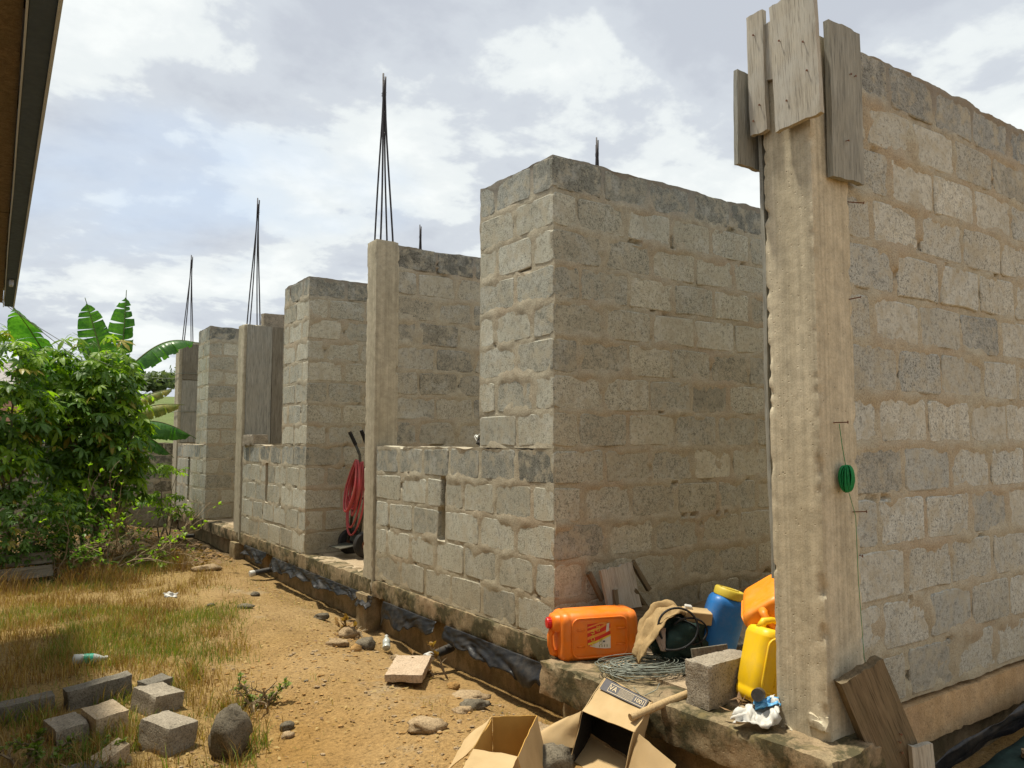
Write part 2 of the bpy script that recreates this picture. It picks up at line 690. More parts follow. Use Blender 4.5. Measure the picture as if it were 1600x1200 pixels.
def mk_soil():
    a = Mat('soil', 0.97, 0.08)
    p = a.pos()
    large = a.noise(p, 0.55, 4, 0.55)
    mid = a.noise(p, 3.2, 6, 0.65)
    grit = a.noise(p, 38.0, 5, 0.7)
    fine = a.noise(p, 160.0, 3, 0.7)
    c = a.mix(a.ramp(mid, [(0.32, 0.0), (0.68, 1.0)]), (0.22, 0.138, 0.054), (0.32, 0.213, 0.09))
    # ochre laterite patch near the camera, pale sand further along the path
    s = a.sep(p)
    near = a.ramp(a.math('MULTIPLY', a.math('SUBTRACT', s[1], a.math('MULTIPLY', large, 3.0)), 0.1), [(0.22, 0.75), (0.62, 0.0)])
    c = a.mix(near, c, a.mix(mid, (0.27, 0.142, 0.036), (0.36, 0.205, 0.06)))
    c = a.mix(a.ramp(large, [(0.40, 0.0), (0.62, 0.6)]), c, (0.37, 0.255, 0.125))
    c = a.mix(a.ramp(a.noise(p, 1.6, 6, 0.7), [(0.58, 0.0), (0.68, 0.5)]), c, (0.30, 0.25, 0.175))
    # brown thatch under the dry grass left of the path
    gx = a.math('SUBTRACT', a.math('ADD', a.math('MULTIPLY', s[1], 0.185), 0.55), s[0])
    c = a.mix(a.ramp(a.math('ADD', gx, a.math('MULTIPLY', mid, 0.9)), [(0.30, 0.0), (0.85, 0.7)]), c, a.mix(grit, (0.19, 0.125, 0.045), (0.31, 0.22, 0.085)))
    # darker soil towards the far end, grassland beyond the boundary wall
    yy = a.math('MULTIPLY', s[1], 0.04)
    damp = a.ramp(a.math('ADD', yy, a.math('MULTIPLY', mid, 0.06)), [(0.48, 0.0), (0.54, 0.9)])  # mask that only darkens the soil tone with distance
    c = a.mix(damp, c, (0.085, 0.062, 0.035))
    far = a.ramp(a.math('MULTIPLY', s[1], 0.02), [(0.38, 0.0), (0.5, 1.0)])
    c = a.mix(far, c, a.mix(a.noise(p, 0.9, 6, 0.7), (0.06, 0.10, 0.03), (0.20, 0.22, 0.09)))
    c = a.mix(1.0, c, a.ramp(grit, [(0.32, 0.50), (0.47, 0.95), (0.56, 1.05), (0.70, 1.35)]), 'MULTIPLY')
    c = a.mix(1.0, c, a.ramp(fine, [(0.3, 0.75), (0.7, 1.2)]), 'MULTIPLY')
    h = a.math('ADD', a.math('MULTIPLY', grit, 1.0), a.math('MULTIPLY', fine, 0.35))
    return a.done(c, a.bump(h, 0.8, 0.02))


def mk_stone(name, c0, c1):
    a = Mat(name, 0.95, 0.1)
    p = a.pos()
    n = a.noise(p, 9.0, 6, 0.7)
    f = a.noise(p, 90.0, 3, 0.7)
    c = a.mix(a.ramp(n, [(0.3, 0.0), (0.7, 1.0)]), c0, c1)
    c = a.mix(1.0, c, a.ramp(f, [(0.33, 0.5), (0.5, 1.0), (0.7, 1.15)]), 'MULTIPLY')
    return a.done(c, a.bump(a.math('ADD', n, f), 0.8, 0.008))


M = {}
M['block'] = mk_block()
M['mortar'] = mk_mortar()
M['concrete'] = mk_concrete('column concrete', (0.46, 0.395, 0.275), (0.57, 0.50, 0.365), board=True)
M['concrete_grey'] = mk_concrete('grey column concrete', (0.38, 0.335, 0.24), (0.49, 0.435, 0.32), board=True)
M['plinth'] = mk_concrete('mossy plinth concrete', (0.22, 0.17, 0.10), (0.33, 0.255, 0.15), moss=0.9, red=0.4)
M['footing'] = mk_concrete('footing concrete', (0.24, 0.18, 0.10), (0.36, 0.275, 0.16), moss=0.4, red=0.4)
M['band'] = mk_concrete('earth coloured render', (0.40, 0.255, 0.12), (0.50, 0.34, 0.185), red=0.4)
M['slab'] = mk_concrete('floor screed', (0.34, 0.265, 0.165), (0.46, 0.37, 0.25), red=0.3)
M['soil'] = mk_soil()
M['wood_grey'] = mk_wood('weathered grey plank', (0.21, 0.205, 0.175), (0.35, 0.34, 0.29), (0.28, 0.265, 0.215))
M['wood_tan'] = mk_wood('cement smeared plank', (0.34, 0.30, 0.235), (0.46, 0.415, 0.33), (0.43, 0.41, 0.36))
M['wood_brown'] = mk_wood('old brown plank', (0.115, 0.085, 0.05), (0.22, 0.165, 0.10), (0.15, 0.12, 0.07))
M['wood_dark'] = mk_wood('soaked formwork board', (0.13, 0.115, 0.085), (0.25, 0.225, 0.175), (0.18, 0.16, 0.12))
M['wood_stick'] = mk_wood('turned handle wood', (0.42, 0.29, 0.145), (0.50, 0.36, 0.19), (0.46, 0.33, 0.17))
M['orange'] = mk_plain('orange polyethylene', (0.80, 0.185, 0.006), 0.45, 0.4, 0.12, 6, dust=0.25)
M['orange_b'] = mk_plain('amber polyethylene', (0.82, 0.25, 0.008), 0.45, 0.4, 0.12, 6, dust=0.25)
M['yellow'] = mk_plain('yellow polyethylene', (0.80, 0.50, 0.008), 0.45, 0.4, 0.12, 6, dust=0.25)
M['blue'] = mk_plain('blue polyethylene', (0.015, 0.15, 0.44), 0.48, 0.4, 0.15, 6, dust=0.22)
M['lid'] = mk_plain('mustard polyethylene', (0.55, 0.42, 0.04), 0.5, 0.4, 0.08, 9, dust=0.15)
M['red'] = mk_plain('red plastic', (0.62, 0.012, 0.012), 0.4, 0.5, 0.05)
M['pink'] = mk_plain('faded red plastic', (0.72, 0.11, 0.09), 0.45, 0.5, 0.05)
M['hose'] = mk_plain('red hose rubber', (0.42, 0.055, 0.06), 0.5, 0.4, 0.15, 12, dust=0.2)
M['rubber'] = mk_plain('black rubber', (0.012, 0.012, 0.013), 0.75, 0.3, 0.2, 20, dust=0.12)
M['sheet'] = mk_plain('black polythene', (0.008, 0.008, 0.009), 0.45, 0.28, 0.3, 14, 0.1, dust=0.10)
M['steel'] = mk_plain('reinforcing steel', (0.045, 0.04, 0.042), 0.6, 0.4, 0.3, 40, 0.3, metal=0.5)
M['rust'] = mk_plain('rusted steel', (0.15, 0.07, 0.04), 0.8, 0.2, 0.3, 30, 0.3)
M['frame_steel'] = mk_plain('dark green steel tube', (0.035, 0.04, 0.032), 0.55, 0.4, 0.3, 20, dust=0.3)
M['wire'] = mk_plain('galvanised binding wire', (0.22, 0.24, 0.20), 0.5, 0.5, 0.2, 40, metal=0.3)
M['card'] = mk_plain('cardboard', (0.46, 0.325, 0.165), 0.9, 0.15, 0.16, 7, 0.08, dust=0.35)
M['card_in'] = mk_plain('yellowed cardboard inside', (0.50, 0.29, 0.075), 0.9, 0.15, 0.08, 12)
M['card_shade'] = mk_plain('cardboard with shade painted black', (0.02, 0.019, 0.018), 0.7, 0.2, 0.2, 12)  # board inside the tipped box, its shade painted as black
M['ink'] = mk_plain('grey print ink', (0.10, 0.095, 0.10), 0.8, 0.2, 0.1)
M['ink_light'] = mk_plain('pale print', (0.62, 0.50, 0.32), 0.85, 0.2, 0.05)
M['ink_green'] = mk_plain('green print ink', (0.10, 0.20, 0.035), 0.85, 0.2, 0.1)
M['ink_line'] = mk_plain('olive print line', (0.20, 0.175, 0.06), 0.85, 0.2, 0.1)
M['white'] = mk_plain('white plastic', (0.52, 0.51, 0.47), 0.5, 0.4, 0.12, 14, dust=0.35)
M['pvc'] = mk_plain('dark pipe plastic', (0.035, 0.035, 0.035), 0.5, 0.4, 0.2, 14, dust=0.35)
M['green_twine'] = mk_plain('green twine', (0.008, 0.20, 0.055), 0.7, 0.3, 0.25, 60)
M['cloth'] = mk_plain('tan sack cloth', (0.34, 0.235, 0.115), 0.95, 0.1, 0.2, 20, 0.4)
M['camo'] = mk_plain('dark green bag cloth', (0.018, 0.036, 0.03), 0.8, 0.2, 0.5, 9, 0.2)
M['camo_patch'] = mk_plain('pale bag patch', (0.36, 0.27, 0.21), 0.85, 0.2, 0.2, 9)
M['clear'] = mk_plain('cloudy clear plastic', (0.42, 0.44, 0.40), 0.25, 0.5, 0.1, 20, dust=0.2)
M['label_green'] = mk_plain('teal label', (0.02, 0.36, 0.22), 0.4, 0.5, 0.1)
M['sachet_blue'] = mk_plain('blue print film', (0.10, 0.35, 0.62), 0.35, 0.5, 0.2, 20)
M['fascia'] = mk_plain('grey painted fascia', (0.055, 0.085, 0.14), 0.6, 0.3, 0.12, 5)
M['fascia_edge'] = mk_plain('pale metal edge', (0.44, 0.50, 0.60), 0.5, 0.4, 0.08, 5)
M['roof_metal'] = mk_plain('roof sheet metal', (0.20, 0.18, 0.17), 0.45, 0.5, 0.2, 3, metal=0.4)
M['house_wall'] = mk_plain('cream render', (0.52, 0.44, 0.32), 0.9, 0.15, 0.1, 3, 0.1)
M['stone_grey'] = mk_stone('dark granite', (0.10, 0.085, 0.062), (0.21, 0.18, 0.13))
M['stone_tan'] = mk_stone('tan rubble', (0.26, 0.18, 0.10), (0.44, 0.33, 0.20))
M['stone_ochre'] = mk_stone('ochre gravel', (0.27, 0.145, 0.045), (0.46, 0.29, 0.12))
M['loose_block'] = mk_stone('weathered cement block', (0.21, 0.18, 0.135), (0.38, 0.33, 0.255))
M['loose_dark'] = mk_stone('dark cement block', (0.11, 0.10, 0.08), (0.24, 0.215, 0.17))  # darker cement tone for some blocks of the heap
M['loose_pale'] = mk_stone('sandy cement block', (0.40, 0.31, 0.20), (0.55, 0.44, 0.30))
M['tile'] = mk_stone('pale paving tile', (0.44, 0.33, 0.225), (0.54, 0.42, 0.30))
M['leaf_a'] = mk_leaf('cassava leaf', (0.06, 0.125, 0.020), (0.105, 0.20, 0.028))
M['leaf_b'] = mk_leaf('lime sunlit cassava leaf', (0.15, 0.26, 0.018), (0.25, 0.37, 0.028), 0.55)  # lime leaf, colour brightened for sun shining through
M['leaf_yellow'] = mk_leaf('yellowing leaf', (0.35, 0.28, 0.04), (0.28, 0.24, 0.05), 0.4)
M['banana'] = mk_leaf('banana leaf', (0.028, 0.10, 0.018), (0.075, 0.20, 0.03), 0.42, 0.35)
M['banana_dry'] = mk_leaf('banana leaf browning', (0.12, 0.16, 0.03), (0.30, 0.26, 0.07), 0.4, 0.5)
M['banana_stem'] = mk_plain('banana stem', (0.14, 0.15, 0.06), 0.7, 0.3, 0.3, 9, 0.2)
M['bark'] = mk_plain('grey bark', (0.17, 0.14, 0.095), 0.9, 0.15, 0.3, 24, 0.3)
M['twig'] = mk_plain('dry twig', (0.25, 0.19, 0.115), 0.9, 0.15, 0.3, 24)
M['grass_dry'] = mk_leaf('dry rust grass', (0.20, 0.105, 0.03), (0.32, 0.19, 0.06), 0.25, 0.7, 3.0)
M['grass_straw'] = mk_leaf('straw grass', (0.34, 0.235, 0.085), (0.42, 0.30, 0.12), 0.25, 0.7, 3.0)
M['grass_green'] = mk_leaf('green grass', (0.10, 0.16, 0.02), (0.19, 0.24, 0.035), 0.3, 0.6, 3.0)
M['litter'] = mk_leaf('dead leaf', (0.13, 0.075, 0.035), (0.26, 0.16, 0.08), 0.15, 0.8, 7.0)
M['far_tree'] = mk_leaf('distant foliage', (0.10, 0.14, 0.07), (0.16, 0.20, 0.10), 0.2, 0.7, 0.8)
M['pink_wall'] = mk_plain('pinkish render', (0.45, 0.25, 0.18), 0.9, 0.1, 0.1, 2)


# ------------------------------------------------------------------ ground
def smooth(a, b, x):
    t = np.clip((x - a) / (b - a), 0, 1)
    return t * t * (3 - 2 * t)


def ground_z(x, y):
    x = np.asarray(x, dtype=float)
    y = np.asarray(y, dtype=float)
    z = -0.40 + 0.030 * fbm(x * 0.9, y * 0.9, 3, 4) + 0.012 * fbm(x * 5, y * 5, 8, 3)
    z = z - 0.09 * smooth(2.75, 3.10, x) * smooth(12.5, 9.0, y) * smooth(2.5, 3.2, y)      # wash-out along the plinth
    z = z + 0.05 * smooth(2.9, 2.2, x) * smooth(1.8, 2.3, x)
    z = z + 0.10 * smooth(12.5, 14.5, y) * smooth(3.2, 2.0, x) * smooth(17.5, 16, y)
    z = z + 6.6 * smooth(22, 100, y) + 0.5 * fbm(x * 0.03, y * 0.03, 5, 3) * smooth(25, 60, y)
    return z


def build_ground():
    def axis(lo, hi, cell, far):
        a = list(np.arange(lo, hi + 1e-6, cell))
        s = cell
        v = hi
        up = []
        while v < far:
            s *= 1.22
            v += s
            up.append(v)
        s = cell
        v = lo
        dn = []
        while v > -far:
            s *= 1.22
            v -= s
            dn.append(v)
        return np.array(dn[::-1] + a + up)
    xs = axis(-0.6, 4.2, 0.035, 700.0)
    ys = axis(1.0, 16.5, 0.05, 700.0)
    X, Y = np.meshgrid(xs, ys)
    Z = ground_z(X, Y)
    nx, ny = len(xs), len(ys)
    i = np.arange(nx * ny).reshape(ny, nx)
    f = np.stack([i[:-1, :-1].ravel(), i[:-1, 1:].ravel(), i[1:, 1:].ravel(), i[1:, :-1].ravel()], 1)
    me = mesh_np('ground', np.stack([X.ravel(), Y.ravel(), Z.ravel()], 1), f, None, True)
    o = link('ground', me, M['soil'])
    tag(o, 'sandy ochre ground with trodden path beside the unfinished building', 'ground', kind='structure')


build_ground()


def gz(x, y):
    return float(ground_z(x, y))


# ------------------------------------------------------------------ masonry
CH = 0.2605                                   # height of one course
BL = 0.45


def block_mesh(w, h, seed):
    r_ = random.Random(seed)
    hw, hh = w / 2, h / 2
    j = lambda a: r_.uniform(-a, a)
    pts = []
    for (sx, sz) in ((-1, -1), (1, -1), (1, 1), (-1, 1)):
        c1, c2 = r_.uniform(0.010, 0.030), r_.uniform(0.008, 0.024)
        a = (sx * (hw - c1), sz * hh)
        b = (sx * hw, sz * (hh - c2))
        pts += [b, a] if sx * sz > 0 else [a, b]
        if (sx, sz) == (-1, -1):
            pts.append((j(w * .2), -hh + j(.004)))
        if (sx, sz) == (1, 1):
            pts.append((j(w * .2), hh + j(.004)))
    pts = [(x + j(.006), z + j(.006)) for x, z in pts]
    n = len(pts)
    order = sorted(range(n), key=lambda k: math.atan2(pts[k][1] / hh, pts[k][0] / hw))
    pts = [pts[k] for k in order]
    vs = [(x, 0.035, z) for x, z in pts] + [(x, 0.005 + j(.002), z) for x, z in pts]
    vs += [(x - math.copysign(min(.008, abs(x)), x), 0.0, z - math.copysign(.007, z)) for x, z in pts]
    fs = []
    for k in range(n):
        q = (k + 1) % n
        fs.append((k, q, n + q, n + k))
        fs.append((n + k, n + q, 2 * n + q, 2 * n + k))
    fs.append(tuple(2 * n + k for k in range(n)))
    me = mesh_np('block', vs, fs)
    me.materials.append(M['block'])
    return me


FULL = [block_mesh(BL, CH - 0.026, 100 + i) for i in range(8)]
HALF = [block_mesh(0.20, CH - 0.026, 200 + i) for i in range(6)]


def masonry(parent, axis, x0, y0, s0, s1, c0, c1, cell, seed, tone=(0.34, 0.325, 0.275), thick=0.15, slots=(),
            dark_top=True, smear=1.0, z0=0.0, stagger=0, hide=(), back=True):
    """one flat run of coursed blocks: 'X' faces -Y and runs along +X, 'Y' faces -X and runs along +Y.
    s0..s1 along the wall from (x0, y0), courses c0..c1"""
    r_ = random.Random(seed)
    rects = []
    for c in range(c0, c1):
        za, zb = z0 + c * CH + 0.016, z0 + (c + 1) * CH - 0.016
        gaps = sorted([(a, b) for (a, b, cc) in slots if cc == c])
        runs, cur = [], s0 - 0.004
        for (a, b) in gaps:
            runs.append((cur, a))
            cur = b
        runs.append((cur, s1 + 0.004))
        for (ra, rb) in runs:
            p = ra
            first = True
            while rb - p > 0.05:
                ln = BL * r_.uniform(0.95, 1.03)
                if first and (c + stagger) % 2:
                    ln = r_.uniform(0.19, 0.25)
                first = False
                if rb - p - ln < 0.10:
                    ln = rb - p
                    if ln > 0.56:
                        ln *= 0.5
                e = min(p + ln, rb)
                rects.append((p, e, za, zb, c))
                p = e + r_.uniform(0.018, 0.042)
    # blocks
    for (a, b, za, zb, c) in rects:
        ln = b - a
        me = r_.choice(FULL if ln > 0.31 else HALF)
        o = bpy.data.objects.new('block', me)
        COL.objects.link(o)
        mid, zc = (a + b) / 2, (za + zb) / 2
        out = r_.uniform(-0.003, 0.004) if axis == 'X' else r_.uniform(-0.0012, 0.0012)
        sc = Vector((ln / (BL if ln > 0.31 else 0.20), 1, (zb - za) / (CH - 0.026)))
        fl = r_.choice((1, -1))
        if axis == 'X':
            loc, rz = Vector((x0 + mid, y0 - out, zc)), 0.0
        else:
            loc, rz = Vector((x0 - out, y0 + mid, zc)), -math.pi / 2
        o.matrix_basis = Matrix.Translation(loc) @ Euler((R(r_.uniform(-.5, .5)), R(r_.uniform(-.6, .6)), rz + R(r_.uniform(-.3, .3)))).to_matrix().to_4x4() @ Matrix.Diagonal((*sc, 1))
        adopt(o, parent)
        k = r_.uniform(0.80, 1.16)
        if r_.random() < 0.18:
            k *= 0.8
        w = r_.uniform(-0.025, 0.02)
        col = [tone[0] * k + w, tone[1] * k + w * .6, tone[2] * k]
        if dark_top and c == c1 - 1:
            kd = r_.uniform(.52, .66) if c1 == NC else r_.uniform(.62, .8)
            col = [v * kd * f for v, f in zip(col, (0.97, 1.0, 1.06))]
        o.color = (*col, 1)
    # mortar bed: a sheet of real relief that runs round and partly over the blocks
    za, zb = z0 + c0 * CH, z0 + c1 * CH
    ns = max(2, int(round((s1 - s0) / cell)))
    nz = max(2, int(round((zb - za) / cell)))
    ss = np.linspace(s0, s1, ns + 1)
    zs = np.linspace(za, zb, nz + 1)
    S, Z = np.meshgrid(ss, zs)
    D = np.full(S.shape, -0.02)
    for (a, b, p, q, c) in rects:
        i0, i1 = np.searchsorted(ss, a - .02), np.searchsorted(ss, b + .02)
        k0, k1 = np.searchsorted(zs, p - .02), np.searchsorted(zs, q + .02)
        sub = np.minimum(np.minimum(S[k0:k1, i0:i1] - a, b - S[k0:k1, i0:i1]), np.minimum(Z[k0:k1, i0:i1] - p, q - Z[k0:k1, i0:i1]))
        D[k0:k1, i0:i1] = np.maximum(D[k0:k1, i0:i1], sub)
    t = np.clip((D + 0.004) / 0.060, 0, 1)
    ox, oy = seed * 7.3, seed * 3.9
    big = fbm(S * 5 + ox, Z * 7 + oy, seed, 4)
    H = (0.0022 * (1 - t) - 0.0125 * t) + big * 0.0105 * smear + fbm(S * 26 + ox, Z * 26 + oy, seed + 5, 3) * 0.0045
    # joints struck back here and there
    H = H - np.where(D < 0, 0.005 * np.clip(fbm(S * 3 + oy, Z * 3 + ox, seed + 9, 2), 0, 1), 0)
    # open gaps where the joint was never filled
    gap = fbm(S * 7 + oy, Z * 11 + ox, seed + 13, 3)
    H = np.where((D < 0.004) & (gap > 0.86), -0.030, H)
    if axis == 'Y':
        H = np.where(H < -0.02, H, H * 0.6 - 0.0006)
    else:
        H = np.where(H < -0.02, H, H * 1.2)
    for (a, b, cc) in slots:
        inside = (S > a + .004) & (S < b - .004) & (Z > z0 + cc * CH + .004) & (Z < z0 + (cc + 1) * CH - .004)
        H = np.where(inside, -0.125, H)
    H[:, 0] -= 0.006 * np.abs(fbm(zs * 9, zs * 0, seed + 3, 3))
    Zt = Z.copy()
    Zt[-1, :] += 0.012 * fbm(ss * 6 + ox, ss * 0, seed + 4, 3) - 0.004
    if axis == 'X':
        P = np.stack([x0 + S, y0 - H, Zt], -1).reshape(-1, 3)
    else:
        P = np.stack([x0 - H, y0 + S, Zt], -1).reshape(-1, 3)
    i = np.arange(P.shape[0]).reshape(nz + 1, ns + 1)
    if axis == 'X':
        q = np.stack([i[:-1, :-1], i[:-1, 1:], i[1:, 1:], i[1:, :-1]], -1).reshape(-1, 4)
    else:
        q = np.stack([i[:-1, :-1], i[1:, :-1], i[1:, 1:], i[:-1, 1:]], -1).reshape(-1, 4)
    ring = list(i[0, :]) + list(i[1:, -1]) + list(i[-1, ::-1][1:]) + list(i[::-1, 0][1:-1])
    base = P.shape[0]
    bp = P[ring].copy()
    if axis == 'X':
        bp[:, 1] = y0 + thick
    else:
        bp[:, 0] = x0 + thick
    P = np.concatenate([P, bp], 0)
    m = len(ring)
    fl = [tuple(f) for f in q.tolist()]
    for k in range(m):
        k2 = (k + 1) % m
        f = (ring[k], base + k, base + k2, ring[k2]) if axis == 'X' else (ring[k], ring[k2], base + k2, base + k)
        fl.append(f)
    fl.append(tuple(base + k for k in range(m))[::-1] if axis == 'X' else tuple(base + k for k in range(m)))
    me = mesh_np('mortar', P, fl, None, True)
    smooth_by_angle(me, 50)
    o = link('mortar', me, M['mortar'], parent)
    return o


XF = 3.25                                    # facade plane
NC = 13
GREY = (0.48, 0.467, 0.38)
PALE = (0.50, 0.493, 0.43)
TAN = (0.485, 0.462, 0.365)

# right-hand wall of the nearest bay
w = empty('block_wall', (3.5, 2.17, -0.05), 'tall pale concrete block wall running away at the right edge of the picture', 'wall')
masonry(w, 'X', 3.52, 2.17, 0.0, 5.2, 0, NC, 0.022, 1, PALE, smear=1.05, z0=0.03)
# earth coloured render band under it
rough_box('render_band', (6.1, 2.235, -0.10), (5.2, 0.16, 0.215), 0.05, M['band'], w, 0.006, 5, 3, 0.006, 26, 0.008)

# wall behind the jerrycans
w = empty('block_wall', (XF, 4.2, 0), 'tall block wall behind the orange, blue and yellow plastic containers', 'wall')
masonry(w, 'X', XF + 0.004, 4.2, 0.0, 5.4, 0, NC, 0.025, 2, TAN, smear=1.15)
# its street-side return with the low wall under the first window opening
w = empty('block_wall', (XF, 5.6, 0), 'low block wall with a vertical slot beside tall pier, nearest window opening', 'wall')
masonry(w, 'Y', XF, 4.2, 0.006, 2.89, 0, 5, 0.022, 3, GREY, slots=((1.50, 1.575, 3), (1.505, 1.625, 2)), dark_top=True, smear=1.1)
masonry(w, 'Y', XF, 4.2, 0.006, 0.965, 5, NC, 0.022, 4, GREY, smear=1.1, stagger=1)

# cross wall behind the second column
w = empty('block_wall', (3.49, 7.12, 0), 'block wall seen through the nearest window opening behind slim column', 'wall')
masonry(w, 'X', 3.47, 7.12, 0.0, 4.2, 0, NC, 0.03, 5, (0.40, 0.375, 0.30), smear=1.1)

# second unit
w = empty('block_wall', (XF, 9.1, 0), 'block wall behind the hand truck with the red hose', 'wall')
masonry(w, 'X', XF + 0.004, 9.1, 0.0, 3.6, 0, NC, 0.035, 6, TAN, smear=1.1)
w = empty('block_wall', (XF, 10.5, 0), 'low block wall and pier between hand truck and plank-clad column', 'wall')
masonry(w, 'Y', XF, 9.1, 0.006, 2.74, 0, 5, 0.03, 7, GREY, slots=((1.50, 1.60, 3), (1.50, 1.60, 2)), smear=1.1)
masonry(w, 'Y', XF, 9.1, 0.006, 0.93, 5, NC, 0.03, 8, GREY, smear=1.1, stagger=1)
w = empty('block_wall', (3.8, 12.0, 0), 'block wall with a single raised top block behind plank-clad column', 'wall')
masonry(w, 'X', 3.56, 12.0, 0.0, 3.6, 0, NC - 1, 0.04, 9, GREY, smear=1.0)

# third unit
w = empty('block_wall', (XF, 14.1, 0), 'block wall running inward from the farthest tall pier', 'wall')
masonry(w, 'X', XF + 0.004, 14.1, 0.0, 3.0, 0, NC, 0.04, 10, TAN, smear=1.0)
w = empty('block_wall', (XF, 15.2, 0), 'farthest low block wall and pier beside the bushes', 'wall')
masonry(w, 'Y', XF, 14.1, 0.006, 2.4, 0, 5, 0.04, 11, GREY, slots=((1.25, 1.42, 3), (1.25, 1.42, 2), (1.25, 1.42, 1)), smear=1.0)
masonry(w, 'Y', XF, 14.1, 0.006, 0.85, 5, NC, 0.04, 12, GREY, smear=1.0, stagger=1)
w = empty('block_wall', (3.5, 16.6, 0), 'end block wall behind the farthest column', 'wall')
masonry(w, 'X', 3.6, 16.62, 0.0, 2.6, 0, NC, 0.05, 13, GREY, smear=1.0)

# boundary wall at the far end of the plot
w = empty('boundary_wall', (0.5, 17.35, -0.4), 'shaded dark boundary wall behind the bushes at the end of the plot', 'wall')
masonry(w, 'X', -3.0, 17.35, 0.0, 7.6, -2, 5, 0.06, 14, (0.22, 0.20, 0.15), smear=1.1, z0=0.03)  # low tone puts the wall's shade into its block colour

# ------------------------------------------------------------------ floor slab, plinth, footing
def slab_part(name, c, s, mat, parent, cell=0.06, **kw):
    return rough_box(name, c, s, cell, mat, parent, **kw)


fl = rough_box('floor_slab', (6.2, 9.75, -0.08), (5.9, 14.9, 0.15), 0.25, M['slab'], None, 0.003, 3, 4, 0.0, 1, 0.0)
tag(fl, 'bare screeded floor slab inside the unfinished building', 'floor', kind='structure')

pl = empty('plinth', (3.2, 9, -0.5), 'rough mossy concrete plinth under the facade with brown footing below', 'foundation')
for (ya, yb, xo, sd) in ((3.98, 7.12, 3.228, 1), (7.12, 9.2, 3.215, 2), (9.2, 11.9, 3.228, 3), (11.9, 14.2, 3.215, 4), (14.2, 17.0, 3.228, 5)):
    rough_box('ledge', ((xo + 3.44) / 2, (ya + yb) / 2, -0.085), (3.44 - xo, yb - ya, 0.165), 0.032 if ya < 7 else 0.05, M['plinth'], pl,
              0.008, 6, sd, 0.008, 24, 0.010)
rough_box('ledge', (3.30, 3.0, -0.115), (0.62, 1.96, 0.20), 0.03, M['plinth'], pl, 0.012, 5, 6, 0.009, 22, 0.014, rot=(0, 0, R(3.5)))
rough_box('footing', (3.45, 9.6, -0.45), (0.26, 14.8, 0.62), 0.06, M['footing'], pl, 0.014, 5, 7, 0.005, 25, 0.02)
rough_box('footing', (3.36, 3.0, -0.45), (0.50, 1.9, 0.60), 0.05, M['footing'], pl, 0.016, 5, 8, 0.006, 25, 0.02)
for (y, w_) in ((7.22, 0.26), (12.0, 0.30), (16.7, 0.3)):
    rough_box('footing_stub', (3.24, y, -0.36), (0.15, w_, 0.42), 0.04, M['footing'], pl, 0.010, 8, int(y), 0.004, 30, 0.015)
# footing under the right-hand wall
rough_box('footing', (6.1, 2.30, -0.42), (5.3, 0.16, 0.46), 0.08, M['footing'], pl, 0.014, 5, 9, 0.005, 25, 0.02)

# ------------------------------------------------------------------ columns
def column(label, x0, x1, y0, y1, z0, z1, mat, seed, cell=0.03, rnd=0.012):
    t = empty('concrete_column', ((x0 + x1) / 2, (y0 + y1) / 2, z0), label, 'column', 'reinforced concrete columns of the facade')
    rough_box('shaft', ((x0 + x1) / 2, (y0 + y1) / 2, (z0 + z1) / 2), (x1 - x0, y1 - y0, z1 - z0), cell, mat, t, 0.0016, 3, seed, 0.0014, 30, rnd)
    return t


c1 = column('thick tan concrete column with planks nailed round its top', 3.235, 3.545, 2.15, 2.43, -0.5, 3.36, M['concrete'], 1, 0.017, 0.014)
c2 = column('slim concrete column with the tallest rebar, next to the hand truck', 3.225, 3.485, 7.10, 7.33, -0.12, 3.41, M['concrete_grey'], 2)
c3 = column('concrete column clad on one side with weathered grey planks', 3.225, 3.56, 11.85, 12.17, -0.12, 3.14, M['concrete_grey'], 3)
c4 = column('farthest concrete column beside the banana leaves', 3.225, 3.60, 16.50, 16.86, -0.12, 3.38, M['concrete_grey'], 4)
c5 = column('inner concrete column hidden behind the tall wall, rebar rising from it', 6.32, 6.58, 7.28, 7.52, 0.0, 3.40, M['concrete_grey'], 5, 0.06)
c6 = column('inner concrete column farther back, its thin rebar just visible', 6.32, 6.58, 12.16, 12.40, 0.0, 3.40, M['concrete_grey'], 6, 0.06)

# lumps of spilled concrete at the foot of the near column
for k, (x, y, z, s) in enumerate(((3.235, 2.20, 0.06, .07), (3.235, 2.36, -0.05, .08), (3.225, 2.33, -0.22, .12), (3.22, 2.2, -0.3, .12))):
    rough_box('spilled_concrete', (x, y, z), (s * .5, s * 1.4, s), 0.018, M['concrete'], c1, 0.012, 14, 40 + k, 0.006, 40, 0.02, rot=(R(k * 37), 0, 0))


def rebar(x, y, ztop, zbase, label, lean=(0, 0), spread=0.085, r_=0.0098, ties=True):
    t = empty('rebar_cage', (x, y, zbase), label, 'rebar', 'bundles of starter bars rising from the columns')
    for k, (sx, sy) in enumerate(((-1, -1), (1, -1), (1, 1), (-1, 1))):
        pts = []
        for i in range(9):
            u = i / 8
            w_ = spread * .85 * max(0.0, 1 - u / .86) ** 1.15 + 0.011
            pts.append((x + sx * w_ + lean[0] * u + 0.006 * math.sin(u * 5 + k), y + sy * w_ + lean[1] * u, zbase - 0.15 + (ztop - zbase + 0.15) * u - 0.03 * k * (u == 1)))
        MB().tube(pts, r_, 6).build('bar', M['steel'], t, smooth=True)
    if ties:
        m = MB()
        w_ = 0.018
        zt = ztop - 0.25
        m.tube([(x + lean[0] + w_ * 1.3 * math.cos(a), y + lean[1] + w_ * 1.3 * math.sin(a), zt + 0.004 * a) for a in np.linspace(0, 12.5, 30)], 0.003, 4)
        m.build('tie_wire', M['steel'], t)


